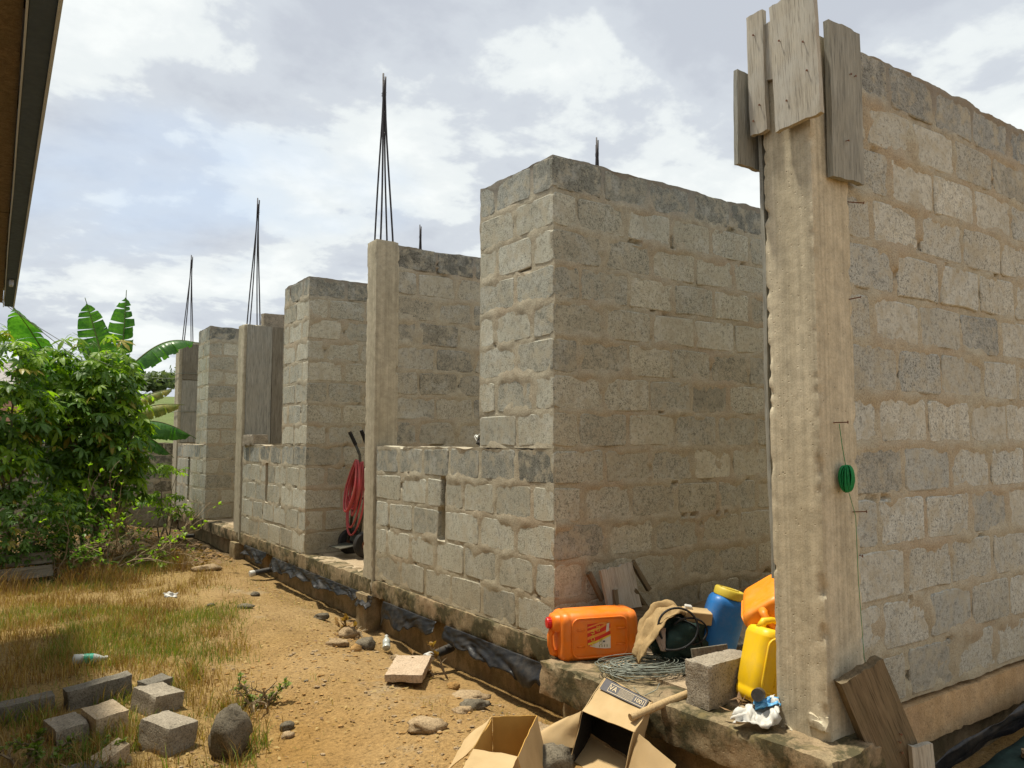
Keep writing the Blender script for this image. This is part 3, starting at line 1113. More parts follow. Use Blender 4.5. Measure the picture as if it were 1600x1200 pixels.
rebar(3.36, 7.22, 5.25, 3.40, 'tallest dark rebar bundle on the slim column', (0.01, 0.06), 0.075)
rebar(3.40, 12.0, 5.15, 3.12, 'dark rebar bundle on the plank-clad column', (0.02, -0.05), 0.085)
rebar(3.40, 16.66, 5.2, 3.36, 'far left dark rebar bundle above the banana leaf', (0.04, 0.0), 0.095)
rebar(6.45, 7.40, 5.30, 3.38, 'rebar tips showing above the tall wall behind the containers', (0, 0), 0.08)
rebar(6.45, 12.28, 5.30, 3.38, 'thin rebar tip just above wall right of the slim column', (0.0, 0.02), 0.08)


# ------------------------------------------------------------------ planks
def plank(name, center, size, mat, seed=0, mw=None, parent=None, nails=(), jag=0.0045, cell=0.03, label=None, cat='plank', group=None, cup=0.004):
    """a sawn board, length along local z, width local x, thickness local y, ends broken"""
    L, W, T = size
    nx, nz = max(2, int(W / 0.025)), max(6, int(L / 0.05))
    r_ = random.Random(seed)
    vs, fs = [], []
    endj = [[r_.uniform(-jag, jag) for _ in range(nx + 1)] for _ in range(2)]
    for side in (-1, 1):
        for k in range(nz + 1):
            for i in range(nx + 1):
                u, v = i / nx - .5, k / nz - .5
                x, z = u * W, v * L
                if k == 0:
                    z += endj[0][i]
                if k == nz:
                    z += endj[1][i]
                if i in (0, nx):
                    x += 0.004 * mnoise.noise((seed, v * L * 9, i))
                y = side * T / 2 + cup * (4 * u * u - .5) + 0.002 * mnoise.noise((u * W * 30 + seed, v * L * 3, side)) + 0.01 * mnoise.noise((seed + 5, v * L * 1.2, 0))
                vs.append((x, y, z))
    n1 = (nx + 1) * (nz + 1)
    ix = lambda s, k, i: s * n1 + k * (nx + 1) + i
    for k in range(nz):
        for i in range(nx):
            fs.append((ix(0, k, i), ix(0, k, i + 1), ix(0, k + 1, i + 1), ix(0, k + 1, i)))
            fs.append((ix(1, k, i), ix(1, k + 1, i), ix(1, k + 1, i + 1), ix(1, k, i + 1)))
    for k in range(nz):
        fs.append((ix(0, k, 0), ix(0, k + 1, 0), ix(1, k + 1, 0), ix(1, k, 0)))
        fs.append((ix(0, k, nx), ix(1, k, nx), ix(1, k + 1, nx), ix(0, k + 1, nx)))
    for i in range(nx):
        fs.append((ix(0, 0, i), ix(1, 0, i), ix(1, 0, i + 1), ix(0, 0, i + 1)))
        fs.append((ix(0, nz, i), ix(0, nz, i + 1), ix(1, nz, i + 1), ix(1, nz, i)))
    me = mesh_np(name, vs, fs)
    smooth_by_angle(me, 40)
    if parent is None:
        t = empty(name, mw=mw)
        tag(t, label, cat, group)
        link('board', me, mat, t, True)
        par = t
    else:
        par = link(name, me, mat)
        par.matrix_basis = mw
        adopt(par, parent)
    for (x, z) in nails:
        m = MB()
        m.tube([(x, -T / 2 + .004, z), (x + .003, -T / 2 - .012, z - .002)], 0.0022, 5)
        m.tube([(x + .003, -T / 2 - .012, z - .002), (x + .003, -T / 2 - .014, z - .002)], 0.0055, 6)
        n_ = m.build('nail', M['rust'], par, True)
    return par


UP = (0, 0, 1)
# planks nailed round the top of the near column (local -y is the face that looks outwards)
plank('plank', None, (0.66, 0.25, 0.028), M['wood_tan'], 1, frame((3.195, 2.195, 3.215), (0, 0.045, 1), (0, -1, 0)),
      nails=((-.05, -.2), (.06, .05), (-.07, .12), (.07, -.1)), label='wide cement-smeared plank, tallest of those on the column top', group='planks nailed on the column top')
plank('plank', None, (0.64, 0.10, 0.030), M['wood_tan'], 2, frame((3.205, 2.425, 3.235), (0, 0.02, 1), (0, -1, 0)),
      nails=((-.02, -.25), (.02, -.18), (.0, .2)), label='narrow upright plank left of the widest plank on the column', group='planks nailed on the column top')
plank('plank', None, (0.50, 0.30, 0.026), M['wood_grey'], 3, frame((3.29, 2.515, 3.02), (0.02, 0, 1), (1, 0, 0)),
      label='grey plank hanging behind the narrow one, leftmost on the column top', group='planks nailed on the column top')
plank('plank', None, (0.78, 0.27, 0.030), M['wood_grey'], 4, frame((3.475, 2.115, 3.03), (-0.02, 0.0, 1), (1, 0, 0)),
      nails=((.02, .15), (.06, .15), (-.03, -.2)), label='silver grey plank on the wall side of the column top', group='planks nailed on the column top')
plank('formwork_board', None, (2.62, 0.26, 0.022), M['wood_grey'], 5, frame((3.39, 2.456, 1.98), (0.0, 0.004, 1), (1, 0, 0)), jag=0.02,
      label='long dark formwork board left standing against the thick column', cat='plank')
plank('plank', None, (0.3, 0.08, 0.025), M['wood_tan'], 6, frame((3.225, 2.36, 3.33), (0, -0.12, 1), (0, -1, 0)),
      label='short split plank tucked between two larger planks on column', group='planks nailed on the column top')
# boards left on the third and fourth columns
plank('formwork_board', None, (1.80, 0.375, 0.03), M['wood_grey'], 7, frame((3.455, 11.825, 2.22), UP, (1, 0, 0)), label='broad weathered board on the third column', group='boards left on the far columns')
plank('formwork_board', None, (1.80, 0.165, 0.03), M['wood_dark'], 8, frame((3.735, 11.83, 2.22), UP, (1, 0, 0)), label='narrow darker board right of the broad one, third column', group='boards left on the far columns')
plank('formwork_board', None, (1.25, 0.345, 0.03), M['wood_grey'], 9, frame((3.46, 16.475, 1.96), UP, (1, 0, 0)), label='lower grey board on the farthest column', group='boards left on the far columns')
plank('formwork_board', None, (0.72, 0.345, 0.03), M['wood_dark'], 10, frame((3.46, 16.475, 2.96), UP, (1, 0, 0)), label='upper dark board on the farthest column', group='boards left on the far columns')
m = MB()
for z in (1.95, 2.72):
    m.tube([(3.20, 16.9, z), (3.21, 16.46, z), (3.30, 16.45, z), (3.64, 16.45, z + .01), (3.64, 16.6, z)], 0.006, 4)
o = m.build('binding_wire', M['wire'])
tag(o, 'two turns of wire tied round the farthest column boards', 'wire')

# ------------------------------------------------------------------ loose blocks on the walls
def loose_block(c, size, mat, label, rz=0.0, tilt=(0, 0), seed=1, group=None, name='concrete_block', cell=0.022, amp=0.004, rnd=0.006):
    o = rough_box(name, (0, 0, size[2] / 2), size, cell, mat, None, amp, 9, seed, 0.0035, 45, rnd)
    o.location = Vector(c)
    o.rotation_euler = (R(tilt[0]), R(tilt[1]), R(rz))
    smooth_by_angle(o.data, 38)
    tag(o, label, 'block', group)
    return o


loose_block((3.33, 11.50, 1.29), (0.22, 0.45, 0.16), M['loose_block'], 'loose block lying on the low wall beside plank-clad column', 4, seed=3)
loose_block((3.76, 12.08, 3.10), (0.40, 0.15, 0.26), M['loose_block'], 'loose block standing on the wall right of the rebar', 0, seed=4)


# ------------------------------------------------------------------ neighbouring house: only its eave is in view
def build_house():
    t = empty('house', (-0.9, 3.0, -0.4), 'neighbouring house whose dark eave overhangs the upper left corner', 'house')
    ya, yb = -3.0, 9.15
    xe = lambda y: 0.122 + 0.01075 * y

    def strip(name, a, b, z0, z1, mat, y0=ya, y1=yb, dz=0.0, seg=1):
        m = MB()
        ys = np.linspace(y0, y1, seg + 1)
        for p, q in zip(ys[:-1], ys[1:]):
            vs = []
            for y in (p, q):
                e = xe(y)
                w_ = 0.006 * mnoise.noise((y * .7, a * 9, 2.0)) if seg > 1 else 0
                vs += [(e + a + w_, y, z0), (e + b + w_, y, z0), (e + b + w_, y, z1), (e + a + w_, y, z1)]
            m.add(vs, [(0, 1, 5, 4), (1, 2, 6, 5), (2, 3, 7, 6), (3, 0, 4, 7), (0, 3, 2, 1), (4, 5, 6, 7)])
        return m.build(name, mat, t)
    strip('drip_edge', -0.012, 0.0, 2.692, 2.80, M['fascia_edge'])
    strip('fascia', -0.085, -0.013, 2.70, 2.80, M['fascia'])
    strip('flashing', -0.094, -0.087, 2.690, 2.78, M['fascia_edge'], seg=14)
    for (y0, y1, a, b) in ((ya, 3.2, -0.165, -0.10), (3.2, 5.4, -0.160, -0.098), (5.42, 7.3, -0.168, -0.10), (7.32, 9.0, -0.163, -0.099)):
        strip('batten', a, b, 2.712, 2.77, M['wood_brown'], y0, y1)
    for y in np.arange(ya + .4, 9.0, 0.9):
        m = MB()
        e = xe(y)
        m.add([(e - 0.09, y, 2.74), (e - .09, y + .05, 2.74), (-1.9, y + .05, 3.3), (-1.9, y, 3.3), (e - 0.09, y, 2.82), (e - .09, y + .05, 2.82), (-1.9, y + .05, 3.38), (-1.9, y, 3.38)],
              [(0, 3, 2, 1), (4, 5, 6, 7), (0, 1, 5, 4), (1, 2, 6, 5), (2, 3, 7, 6), (3, 0, 4, 7)])
        m.build('rafter', M['wood_brown'], t)
    # roof sheet rising away from the eave, with ribs
    m = MB()
    n = 60
    vs, fs = [], []
    for i in range(n + 1):
        y = ya + (yb - ya) * i / n
        e = xe(y)
        dz = 0.02 if i % 3 == 0 else 0.0
        vs += [(e - 0.006, y, 2.812 + dz), (-3.4, y, 3.92 + dz), (e - 0.006, y, 2.816 + dz), (-3.4, y, 3.924 + dz)]
    for i in range(n):
        a = 4 * i
        fs += [(a, a + 1, a + 5, a + 4), (a + 2, a + 6, a + 7, a + 3)]
    m.add(vs, fs)
    m.build('roof_sheet', M['roof_metal'], t)
    MB().box((-0.95, 3.0, 1.15), (0.15, 11.6, 3.3)).build('wall', M['house_wall'], t)
    MB().box((-2.1, 8.75, 1.15), (2.1, 0.15, 3.3)).build('wall', M['house_wall'], t)
    # little bracket near the far end of the eave
    MB().box((xe(7.6) - .05, 7.6, 2.672), (0.03, .10, 0.05), bev=.006).build('bracket', M['fascia_edge'], t)


build_house()


# ------------------------------------------------------------------ lettering
def text_mesh(s, size, mat, parent, mw, name='lettering', local=True):
    cu = bpy.data.curves.new('t', 'FONT')
    cu.body = s
    cu.size = size
    cu.align_x = 'CENTER'
    cu.align_y = 'CENTER'
    cu.extrude = 0.0003
    ob = bpy.data.objects.new('t', cu)
    COL.objects.link(ob)
    bpy.context.view_layer.update()
    me = bpy.data.meshes.new_from_object(ob.evaluated_get(bpy.context.evaluated_depsgraph_get()))
    bpy.data.objects.remove(ob)
    me.name = name
    me.materials.clear()
    me.materials.append(mat)
    me.transform(mw)
    o = bpy.data.objects.new(name, me)
    COL.objects.link(o)
    if parent:
        o.parent = parent
    return o


# ------------------------------------------------------------------ jerrycans
def rrect(w, d, r_, n=5):
    pts = []
    for k, (sx, sy) in enumerate(((1, 1), (-1, 1), (-1, -1), (1, -1))):
        for i in range(n + 1):
            a = math.pi / 2 * (k + i / n)
            pts.append((sx * (w / 2 - r_) + r_ * math.cos(a), sy * (d / 2 - r_) + r_ * math.sin(a)))
    return pts


def jerrycan(mw, label, body_mat, cap_mat, W=0.30, D=0.25, H=0.50):
    t = empty('jerrycan', mw=mw, label=label, cat='jerrycan')
    lv = [(0.0, .86, .82), (0.010, .95, .93), (0.028, .995, .99), (0.05, 1, 1), (0.058, .982, .978), (0.072, .982, .978), (0.080, 1, 1),
          (0.20, 1.005, 1.008), (0.33, 1.005, 1.008), (H - .115, 1, 1), (H - .108, .984, .98), (H - .094, .984, .98), (H - .086, 1, 1), (H - .075, .992, .99),
          (H - .058, .965, .95), (H - .045, .91, .88), (H - .040, .84, .76)]
    m = MB()
    n0 = len(rrect(W, D, .05))
    vs, fs = [], []
    for (z, a, b) in lv:
        for (x, y) in rrect(W * a, D * b, 0.052):
            vs.append((x, y, z))
    for i in range(len(lv) - 1):
        for k in range(n0):
            k2 = (k + 1) % n0
            fs.append((i * n0 + k, i * n0 + k2, (i + 1) * n0 + k2, (i + 1) * n0 + k))
    fs.append(tuple(range(n0))[::-1])
    fs.append(tuple((len(lv) - 1) * n0 + k for k in range(n0)))
    m.add(vs, fs)
    m.build('body', body_mat, t, True, auto=50)
    # raised panel borders on the two broad faces, short stiffening ribs at their ends
    for s in (-1, 1):
        m = MB()
        y = s * (D / 2 + 0.0005)
        ring = [(x, y, z + H * .48) for (x, z) in rrect(W * .80, H * .66, 0.045, 4)]
        m.tube(ring + ring[:2], 0.0065, 6, cap=False)
        for x in (-.05, .05):
            m.tube([(x, y, .095), (x, y, .155)], 0.006, 6)
            m.tube([(x, y, H - .135), (x, y, H - .185)], 0.006, 6)
        m.build('panel_rib', body_mat, t, True, smooth=True)
    # shoulder hump that carries the spout, and the moulded handle
    m = MB()
    zs = [(H - .05, .115, .17), (H - .018, .105, .15), (H - .006, .09, .12), (H - .002, .07, .09)]
    vs, fs = [], []
    for (z, a, b) in zs:
        for (x, y) in rrect(a, b, min(a, b) * .4, 3):
            vs.append((x + W * .27, y, z))
    k_ = len(rrect(.1, .1, .04, 3))
    for i in range(3):
        for k in range(k_):
            k2 = (k + 1) % k_
            fs.append((i * k_ + k, i * k_ + k2, (i + 1) * k_ + k2, (i + 1) * k_ + k))
    fs.append(tuple(3 * k_ + k for k in range(k_)))
    m.add(vs, fs)
    m.build('shoulder', body_mat, t, True, auto=50)
    m = MB()
    m.tube([(W * .16, 0, H - .03), (W * .10, 0, H - .008), (W * .0, 0, H + .004), (-W * .2, 0, H + .002), (-W * .34, 0, H - .012), (-W * .38, 0, H - .05)],
           [.024, .021, .018, .018, .021, .026], 10)
    m.build('handle', body_mat, t, True, smooth=True)
    c = MB()
    mt = Matrix.Translation((W * .27, 0, H - .004))
    c.lathe([(.026, 0), (.032, .001), (.033, .006), (.033, .024), (.030, .030), (.012, .031)], 20, mat=mt)
    for k in range(16):
        a = 2 * math.pi * k / 16
        c.box((W * .27 + .0335 * math.cos(a), .0335 * math.sin(a), H + .011), (.004, .004, .02), (0, 0, a))
    c.build('cap', cap_mat, t, True, auto=40)
    return t


yaw = R(-19)
ax = Vector((math.cos(yaw), math.sin(yaw), 0.0))
can1 = jerrycan(frame((3.545, 3.77, 0.125), -ax, (0.0, 0.0, 1.0)), 'orange jerrycan lying on its side with a red and white label', M['orange'], M['red'], W=0.30, D=0.24, H=0.555)


def can_label(t, D):
    # printed paper patch: local x is up in the picture, local -z runs to the right
    y = -D / 2 - 0.0032
    cz, cx = 0.275, 0.012
    w_, h_ = 0.155, 0.165

    def P(u, v, d=0.0):                      # u to the right 0..1, v up 0..1
        return (cx + (v - .5) * h_, y - d, cz - (u - .5) * w_)
    def lower(u):
        return 0.16 - 0.16 * math.sin(min(1, u * 1.15) * math.pi / 2)
    m = MB()
    n = 10
    vs, fs = [], []
    for i in range(n + 1):
        u = i / n
        vs += [P(u, lower(u)), P(u, 0.94 + 0.06 * u)]
    for i in range(n):
        fs.append((2 * i, 2 * i + 2, 2 * i + 3, 2 * i + 1))
    lab = m.add(vs, fs).build('label', M['label_red'], t, True)
    def poly(name, pts, mat, d):
        MB().add([P(u, v, d) for u, v in pts], [tuple(range(len(pts)))]).build(name, mat, lab, True)
    for k, (v0, v1) in enumerate(((.60, .69), (.36, .46), (.78, .84))):
        poly('stripe', [(0.0, v0), (0.55, v0 + .14), (1.0, v0 + .36 if k < 1 else v0 + .30 * (k == 1) + .14 * (k == 2)), (1.0, (v1 + .36 if k < 1 else v1 + .30 * (k == 1) + .14 * (k == 2))), (0.55, v1 + .14), (0, v1)], M['label_orange'], .0004)
    poly('stripe', [(0.02, .16), (.35, .22), (1.0, .46), (1, .52), (.35, .30), (0.02, .24)], M['label_yellow'], .0005)
    poly('white_field', [(0.08, .13), (.4, .045), (.75, .005), (1, .0), (1, .46), (.35, .215)], M['label_white'], .0006)
    poly('white_field', [(.80, .60), (.93, .66), (.95, .95), (.84, .92)], M['label_white'], .0006)
    poly('code_mark', [(.66, .24), (.76, .24), (.76, .30), (.66, .30)], M['ink'], .0009)
    rot = lambda u, v, s, d: Matrix(((1, 0, 0, 0), (0, 0, -1, 0), (0, -1, 0, 0), (0, 0, 0, 1)))
    # text reads upwards: glyph x -> picture up (local x), glyph y -> picture left (local +z)
    def word(s, size, u, v, mat):
        px = P(u, v, .0011)
        mw_ = Matrix(((1, 0, 0, px[0]), (0, 0, -1, px[1]), (0, 1, 0, px[2]), (0, 0, 0, 1)))
        text_mesh(s, size, mat, lab, mw_)
    word('NOHA', 0.036, .24, .44, M['label_yellow'])
    word('D2', 0.030, .47, .76, M['label_yellow'])
    word('OIL', 0.028, .58, .28, M['label_text'])
    for k in range(4):
        poly('small_print', [(.50 + .11 * k, .06), (.53 + .11 * k, .055), (.53 + .11 * k, .15), (.50 + .11 * k, .155)], M['ink_line'], .0009)


M['label_red'] = mk_plain('label red', (0.60, 0.025, 0.012), 0.45, 0.4, 0.12, 30)
M['label_orange'] = mk_plain('label orange', (0.75, 0.26, 0.04), 0.45, 0.4, 0.1, 30)
M['label_yellow'] = mk_plain('label yellow', (0.72, 0.50, 0.05), 0.45, 0.4, 0.1, 30)
M['label_white'] = mk_plain('label white', (0.66, 0.58, 0.48), 0.45, 0.4, 0.08, 30)
M['label_text'] = mk_plain('label olive text', (0.28, 0.26, 0.04), 0.45, 0.4, 0.08, 30)
can_label(can1, 0.24)

jerrycan(frame((3.39, 2.60, 0.005), (0.27, -0.05, 1.0), (0.93, -0.36, 0.0)), 'yellow jerrycan standing tilted behind the thick column', M['yellow'], M['red'], W=0.30, D=0.22, H=0.41)
jerrycan(frame((3.82, 2.87, 0.425), (-0.66, -0.52, -0.13), (0.45, -0.36, -0.82)), 'amber orange jerrycan with pink cap propped above the yellow one', M['orange_b'], M['pink'], W=0.30, D=0.25, H=0.46)


# blue drum with a mustard lid
def drum():
    mw = frame((3.81, 3.33, 0.0), (0.24, -0.165, 0.97), (0.82, -0.57, 0))
    t = empty('plastic_drum', mw=mw, label='blue plastic drum with mustard yellow screw lid, leaning', cat='drum')
    m = MB()
    lv = [(0, .90), (.012, .98), (.03, 1), (.10, 1.0), (.30, 1.0), (.345, .985), (.37, .94), (.385, .86), (.395, .74)]
    ring = rrect(.23, .21, .07, 6)
    n0 = len(ring)
    vs = [(x * s, y * s, z) for z, s in lv for (x, y) in ring]
    fs = [(i * n0 + k, i * n0 + (k + 1) % n0, (i + 1) * n0 + (k + 1) % n0, (i + 1) * n0 + k) for i in range(len(lv) - 1) for k in range(n0)]
    fs += [tuple(range(n0))[::-1], tuple((len(lv) - 1) * n0 + k for k in range(n0))]
    m.add(vs, fs).build('body', M['blue'], t, True, auto=45)
    c = MB()
    c.lathe([(.070, .39), (.090, .392), (.096, .397), (.097, .435), (.090, .444), (.072, .446), (.066, .437), (.02, .435)], 30)
    c.box((0, 0, .442), (.11, .016, .012), bev=.004)
    c.build('lid', M['lid'], t, True, auto=40)


drum()

# concrete block standing on the slab edge
loose_block((3.285, 2.815, -0.015), (0.38, 0.155, 0.225), M['loose_block'], 'concrete block on the slab edge in front of yellow jerrycan', 2, seed=8, cell=0.016, amp=0.004)


# coil of binding wire
def wire_coil():
    r_ = random.Random(5)
    t = empty('wire_coil', (3.27, 3.36, 0.01), 'tangled coil of pale galvanised wire in front of orange jerrycan', 'wire')
    for b in range(5):
        m = MB()
        pts = []
        ph = r_.uniform(0, 6)
        for i in range(150):
            a = i * 0.26 + ph
            rr = 0.155 + 0.06 * math.sin(a * .37 + b) + 0.03 * math.sin(a * 1.31 + b * 2)
            pts.append((3.27 + rr * 1.25 * math.cos(a) * math.cos(.5) - rr * .75 * math.sin(a) * math.sin(-.5) + .02 * math.sin(a * .21),
                        3.36 + rr * 1.25 * math.cos(a) * math.sin(-.5) + rr * .75 * math.sin(a) * math.cos(.5),
                        0.012 + 0.030 * (0.5 + 0.5 * math.sin(a * .53 + b)) + 0.012 * b * .6))
        m.tube(pts, 0.0024, 5)
        m.build('wire_loop', M['wire'], t, smooth=True)
    m = MB()
    m.tube([(3.10, 3.36, .02), (3.03, 3.40, .045), (3.0, 3.36, .03), (3.02, 3.26, .02), (3.12, 3.22, .03)], 0.0024, 5)
    m.tube([(3.12, 3.1, .03), (3.05, 3.05, .02), (2.99, 3.10, -.02), (3.02, 3.2, .0)], 0.0024, 5)
    m.build('wire_loop', M['wire'], t, smooth=True)


wire_coil()


# ------------------------------------------------------------------ bag, rag, carton, cable
def blob(name, c, s, mat, parent, seed, amp=0.25, sub=24, scale=2.2, flat=0.0):
    vs, fs = [], []
    n, k_ = sub, sub // 2
    off = Vector((seed * 2.7, seed, 3.3))
    for j in range(k_ + 1):
        th = math.pi * j / k_
        for i in range(n):
            ph = 2 * math.pi * i / n
            d = Vector((math.sin(th) * math.cos(ph), math.sin(th) * math.sin(ph), math.cos(th)))
            rad = 1 + amp * mnoise.noise(d * scale + off) + amp * .5 * mnoise.noise(d * scale * 2.7 + off)
            p = Vector((d.x * s[0], d.y * s[1], d.z * s[2])) * rad
            p.z = max(p.z, -s[2] * (1 - flat))
            vs.append(p + Vector(c))
    for j in range(k_):
        for i in range(n):
            i2 = (i + 1) % n
            fs.append((j * n + i, (j + 1) * n + i, (j + 1) * n + i2, j * n + i2))
    me = mesh_np(name, vs, fs, None, True)
    return link(name, me, mat, parent)


def cloth_strip(name, path, width, mat, parent, seed=0, fold=0.02, n=24, wdir=None, thick=0.004):
    """a crumpled strip of cloth or film along a path; double sided thin sheet"""
    path = [Vector(p) for p in path]
    vs, fs = [], []
    k_ = 12

    def at_(u):
        x = u * (len(path) - 1)
        i = min(int(x), len(path) - 2)
        return path[i].lerp(path[i + 1], x - i)
    for i in range(n + 1):
        u = i / n
        p = at_(u)
        d = (at_(min(1, u + .02)) - at_(max(0, u - .02))).normalized()
        w_ = Vector(wdir) if wdir else d.cross(Vector((0, 0, 1))).normalized()
        nn = d.cross(w_).normalized()
        wd = width(u) if callable(width) else width
        for j in range(k_ + 1):
            v = j / k_ - .5
            q = p + w_ * v * wd
            q += nn * (fold * mnoise.noise((u * 2.2 + seed, v * 6, seed)) + fold * .5 * mnoise.noise((u * 5 + seed, v * 13, seed + 4)) + fold * .25 * mnoise.noise((u * 14 + seed, v * 9, seed + 2)))
            q += w_ * 0.4 * fold * mnoise.noise((u * 4, v * 3, seed + 9)) + d * fold * .8 * mnoise.noise((v * 4, u * 2, seed + 3))
            vs.append(q)
    for i in range(n):
        for j in range(k_):
            a = i * (k_ + 1) + j
            fs.append((a, a + 1, a + k_ + 2, a + k_ + 1))
    me = mesh_np(name, vs, fs, None, True)
    o = link(name, me, mat, parent)
    md = o.modifiers.new('thickness', 'SOLIDIFY')
    md.thickness = thick
    return o


bag = empty('bag', (3.58, 3.42, 0), 'dark green camouflage bag slumped behind the wire coil', 'bag')
blob('body', (3.59, 3.40, 0.135), (0.20, 0.15, 0.155), M['camo'], bag, 3, 0.35, 32, 2.0, 0.15)
cloth_strip('patch', [(3.405, 3.375, 0.235), (3.385, 3.345, 0.165), (3.385, 3.325, 0.11)], lambda u: 0.075 * (1 - u * .6), M['camo_patch'], bag, 5, 0.006, 12, wdir=(0.55, -0.83, 0), thick=.003)
cloth_strip('strap', [(3.44, 3.42, .25), (3.50, 3.33, .30), (3.60, 3.27, .24), (3.64, 3.25, .12)], 0.03, M['rubber'], bag, 7, 0.006, 16, thick=.003)

rag = cloth_strip('rag', [(3.27, 3.44, 0.06), (3.32, 3.44, 0.14), (3.38, 3.43, 0.24), (3.46, 3.42, 0.315), (3.56, 3.41, 0.33), (3.66, 3.40, 0.28)],
                  lambda u: 0.10 + 0.12 * math.sin(u * math.pi), M['cloth'], None, 2, 0.05, 34, wdir=(0.25, 0.92, 0.15), thick=.005)
tag(rag, 'crumpled tan cloth thrown over the dark green bag', 'cloth')
ct = empty('carton', (3.68, 3.35, .25), 'small beige carton lying on top of the dark green bag', 'carton')
MB().box((3.69, 3.34, 0.275), (0.17, 0.10, 0.075), (R(8), R(6), R(-32)), bev=.004).build('body', M['card'], ct)
MB().box((3.655, 3.375, 0.325), (0.045, 0.035, 0.028), (R(10), R(10), R(-32)), bev=.004).build('white_insert', M['white'], ct)
m = MB()
m.tube([(3.46 + .13 * math.cos(a) + .05 * math.sin(a * .5), 3.30 + .02 * math.sin(a) - .06 * math.cos(a), 0.235 + .115 * math.sin(a)) for a in np.linspace(-1.9, 4.0, 34)], 0.007, 7)
m.tube([(3.56 + .10 * math.cos(a), 3.28 - .05 * math.cos(a), 0.21 + .08 * math.sin(a)) for a in np.linspace(-3, 2.6, 26)], 0.006, 6)
o = m.build('cable', M['rubber'], smooth=True)
tag(o, 'loop of black cable curled against the carton and bag', 'cable')
pan = empty('tray', (3.52, 3.10, 0), 'dark rusty metal tray standing behind the concrete block', 'tray')
MB().box((3.52, 3.08, 0.085), (0.26, 0.012, 0.17), (R(-12), 0, R(-10)), bev=.003).build('side', M['wood_dark'], pan)
MB().box((3.53, 3.14, 0.012), (0.26, 0.14, 0.012), (0, 0, R(-10)), bev=.003).build('bottom', M['wood_dark'], pan)

# broken wooden stool leaning on the wall behind the orange jerrycan
st = empty('wooden_stool', (3.78, 4.0, 0), 'broken wooden stool leaning against the wall behind orange jerrycan', 'stool')
vr = Vector((0.82, -0.57, 0))
plank('seat', None, (0.30, 0.27, 0.03), M['wood_brown2'] if 'wood_brown2' in M else M['wood_tan'], 21, frame((3.70, 4.04, 0.335), (-0.10, 0.22, 1.0), (0.96, -0.10, 0.12)), st, jag=0.008)
plank('side_board', None, (0.36, 0.12, 0.024), M['wood_brown'], 22, frame((3.93, 4.06, 0.19), (0.62, 0.0, -0.70), (0.2, 1, 0.1)), st)
plank('apron', None, (0.26, 0.10, 0.02), M['wood_brown'], 23, frame((3.78, 4.00, 0.17), (0.9, -0.1, -0.15), (0, 0.3, 1)), st)
plank('leg', None, (0.26, 0.035, 0.028), M['wood_brown'], 24, frame((3.955, 4.10, 0.385), (-0.52, 0.05, 0.75), (0.8, 0, 0.5)), st)
plank('leg', None, (0.22, 0.035, 0.028), M['wood_brown'], 25, frame((3.545, 4.12, 0.35), (-0.42, 0.1, 0.8), (0.8, 0, 0.5)), st)
plank('leg', None, (0.34, 0.035, 0.028), M['wood_brown'], 26, frame((3.62, 3.98, 0.17), (0.1, 0.3, 0.95), (1, 0, 0)), st)
# long plank on the floor along that wall
plank('plank', None, (1.55, 0.16, 0.035), M['wood_brown'], 27, frame((4.62, 3.93, 0.12), (0.985, 0.12, 0.055), (0.0, 0.45, 0.9)), label='long brown plank lying along the wall foot behind the drum', cat='plank')
plank('plank', None, (0.7, 0.12, 0.03), M['wood_dark'], 28, frame((3.98, 3.72, 0.06), (0.93, 0.3, 0.05), (0.0, 0.9, 0.4)), label='short dark plank on the slab between bag and stool', cat='plank')
plank('plank', None, (0.5, 0.10, 0.03), M['wood_dark'], 29, frame((4.15, 3.45, 0.05), (0.6, 0.8, 0.0), (0.8, -0.6, 0.2)), label='dark offcut board on the slab behind the blue drum', cat='plank')

# stick
m = MB()
m.tube([(2.79, 2.98, -0.055), (3.03, 2.95, -0.012), (3.27, 2.915, 0.028)], [0.020, 0.0205, 0.019], 12)
o = m.build('stick', M['wood_stick'], auto=50)
tag(o, 'round pale wooden stick poking out over the slab edge', 'stick')

# water sachet, pipe offcut and leaves by the column
sx = empty('plastic_sachet', (3.13, 2.40, -0.01), 'crumpled white and blue plastic sachet at the foot of thick column', 'litter')
cloth_strip('film', [(3.03, 2.52, 0.02), (3.08, 2.47, 0.055), (3.14, 2.43, 0.05), (3.20, 2.39, 0.085)], lambda u: 0.05 + 0.12 * math.sin(u * 2.2), M['white'], sx, 9, 0.05, 30, wdir=(0.7, 0.7, 0.35), thick=.002)
cloth_strip('blue_print', [(3.13, 2.475, .085), (3.18, 2.44, .095), (3.225, 2.405, .10)], 0.055, M['sachet_blue'], sx, 4, 0.02, 14, wdir=(0.7, 0.7, 0.35), thick=.002)
m = MB()
mt = frame((3.20, 2.50, 0.115), (-0.55, -0.35, 0.15), (0, 0, 1))
m.lathe([(.022, 0), (.030, 0), (.030, .10), (.022, .10)], 16, mat=mt)
o = m.build('pipe_offcut', M['pvc'], auto=40)
tag(o, 'short black pipe offcut lying behind the white and blue sachet', 'pipe')
m = MB()
r_ = random.Random(3)
for k in range(16):
    c = Vector((3.16 + r_.uniform(-.10, .10), 2.56 + r_.uniform(-.09, .06), 0.02 + r_.uniform(0, .07)))
    d = Vector((r_.uniform(-1, 1), r_.uniform(-1, 1), r_.uniform(-.4, .6))).normalized() * .035
    e = d.cross(Vector((0.2, .3, 1))).normalized() * .014
    m.add([c - d, c + e, c + d + Vector((0, 0, .012)), c - e], [(0, 1, 2, 3)])
o = m.build('dead_leaves', M['litter'])
tag(o, 'dry leaves heaped next to the sachet and the yellow jerrycan', 'leaves', kind='stuff')


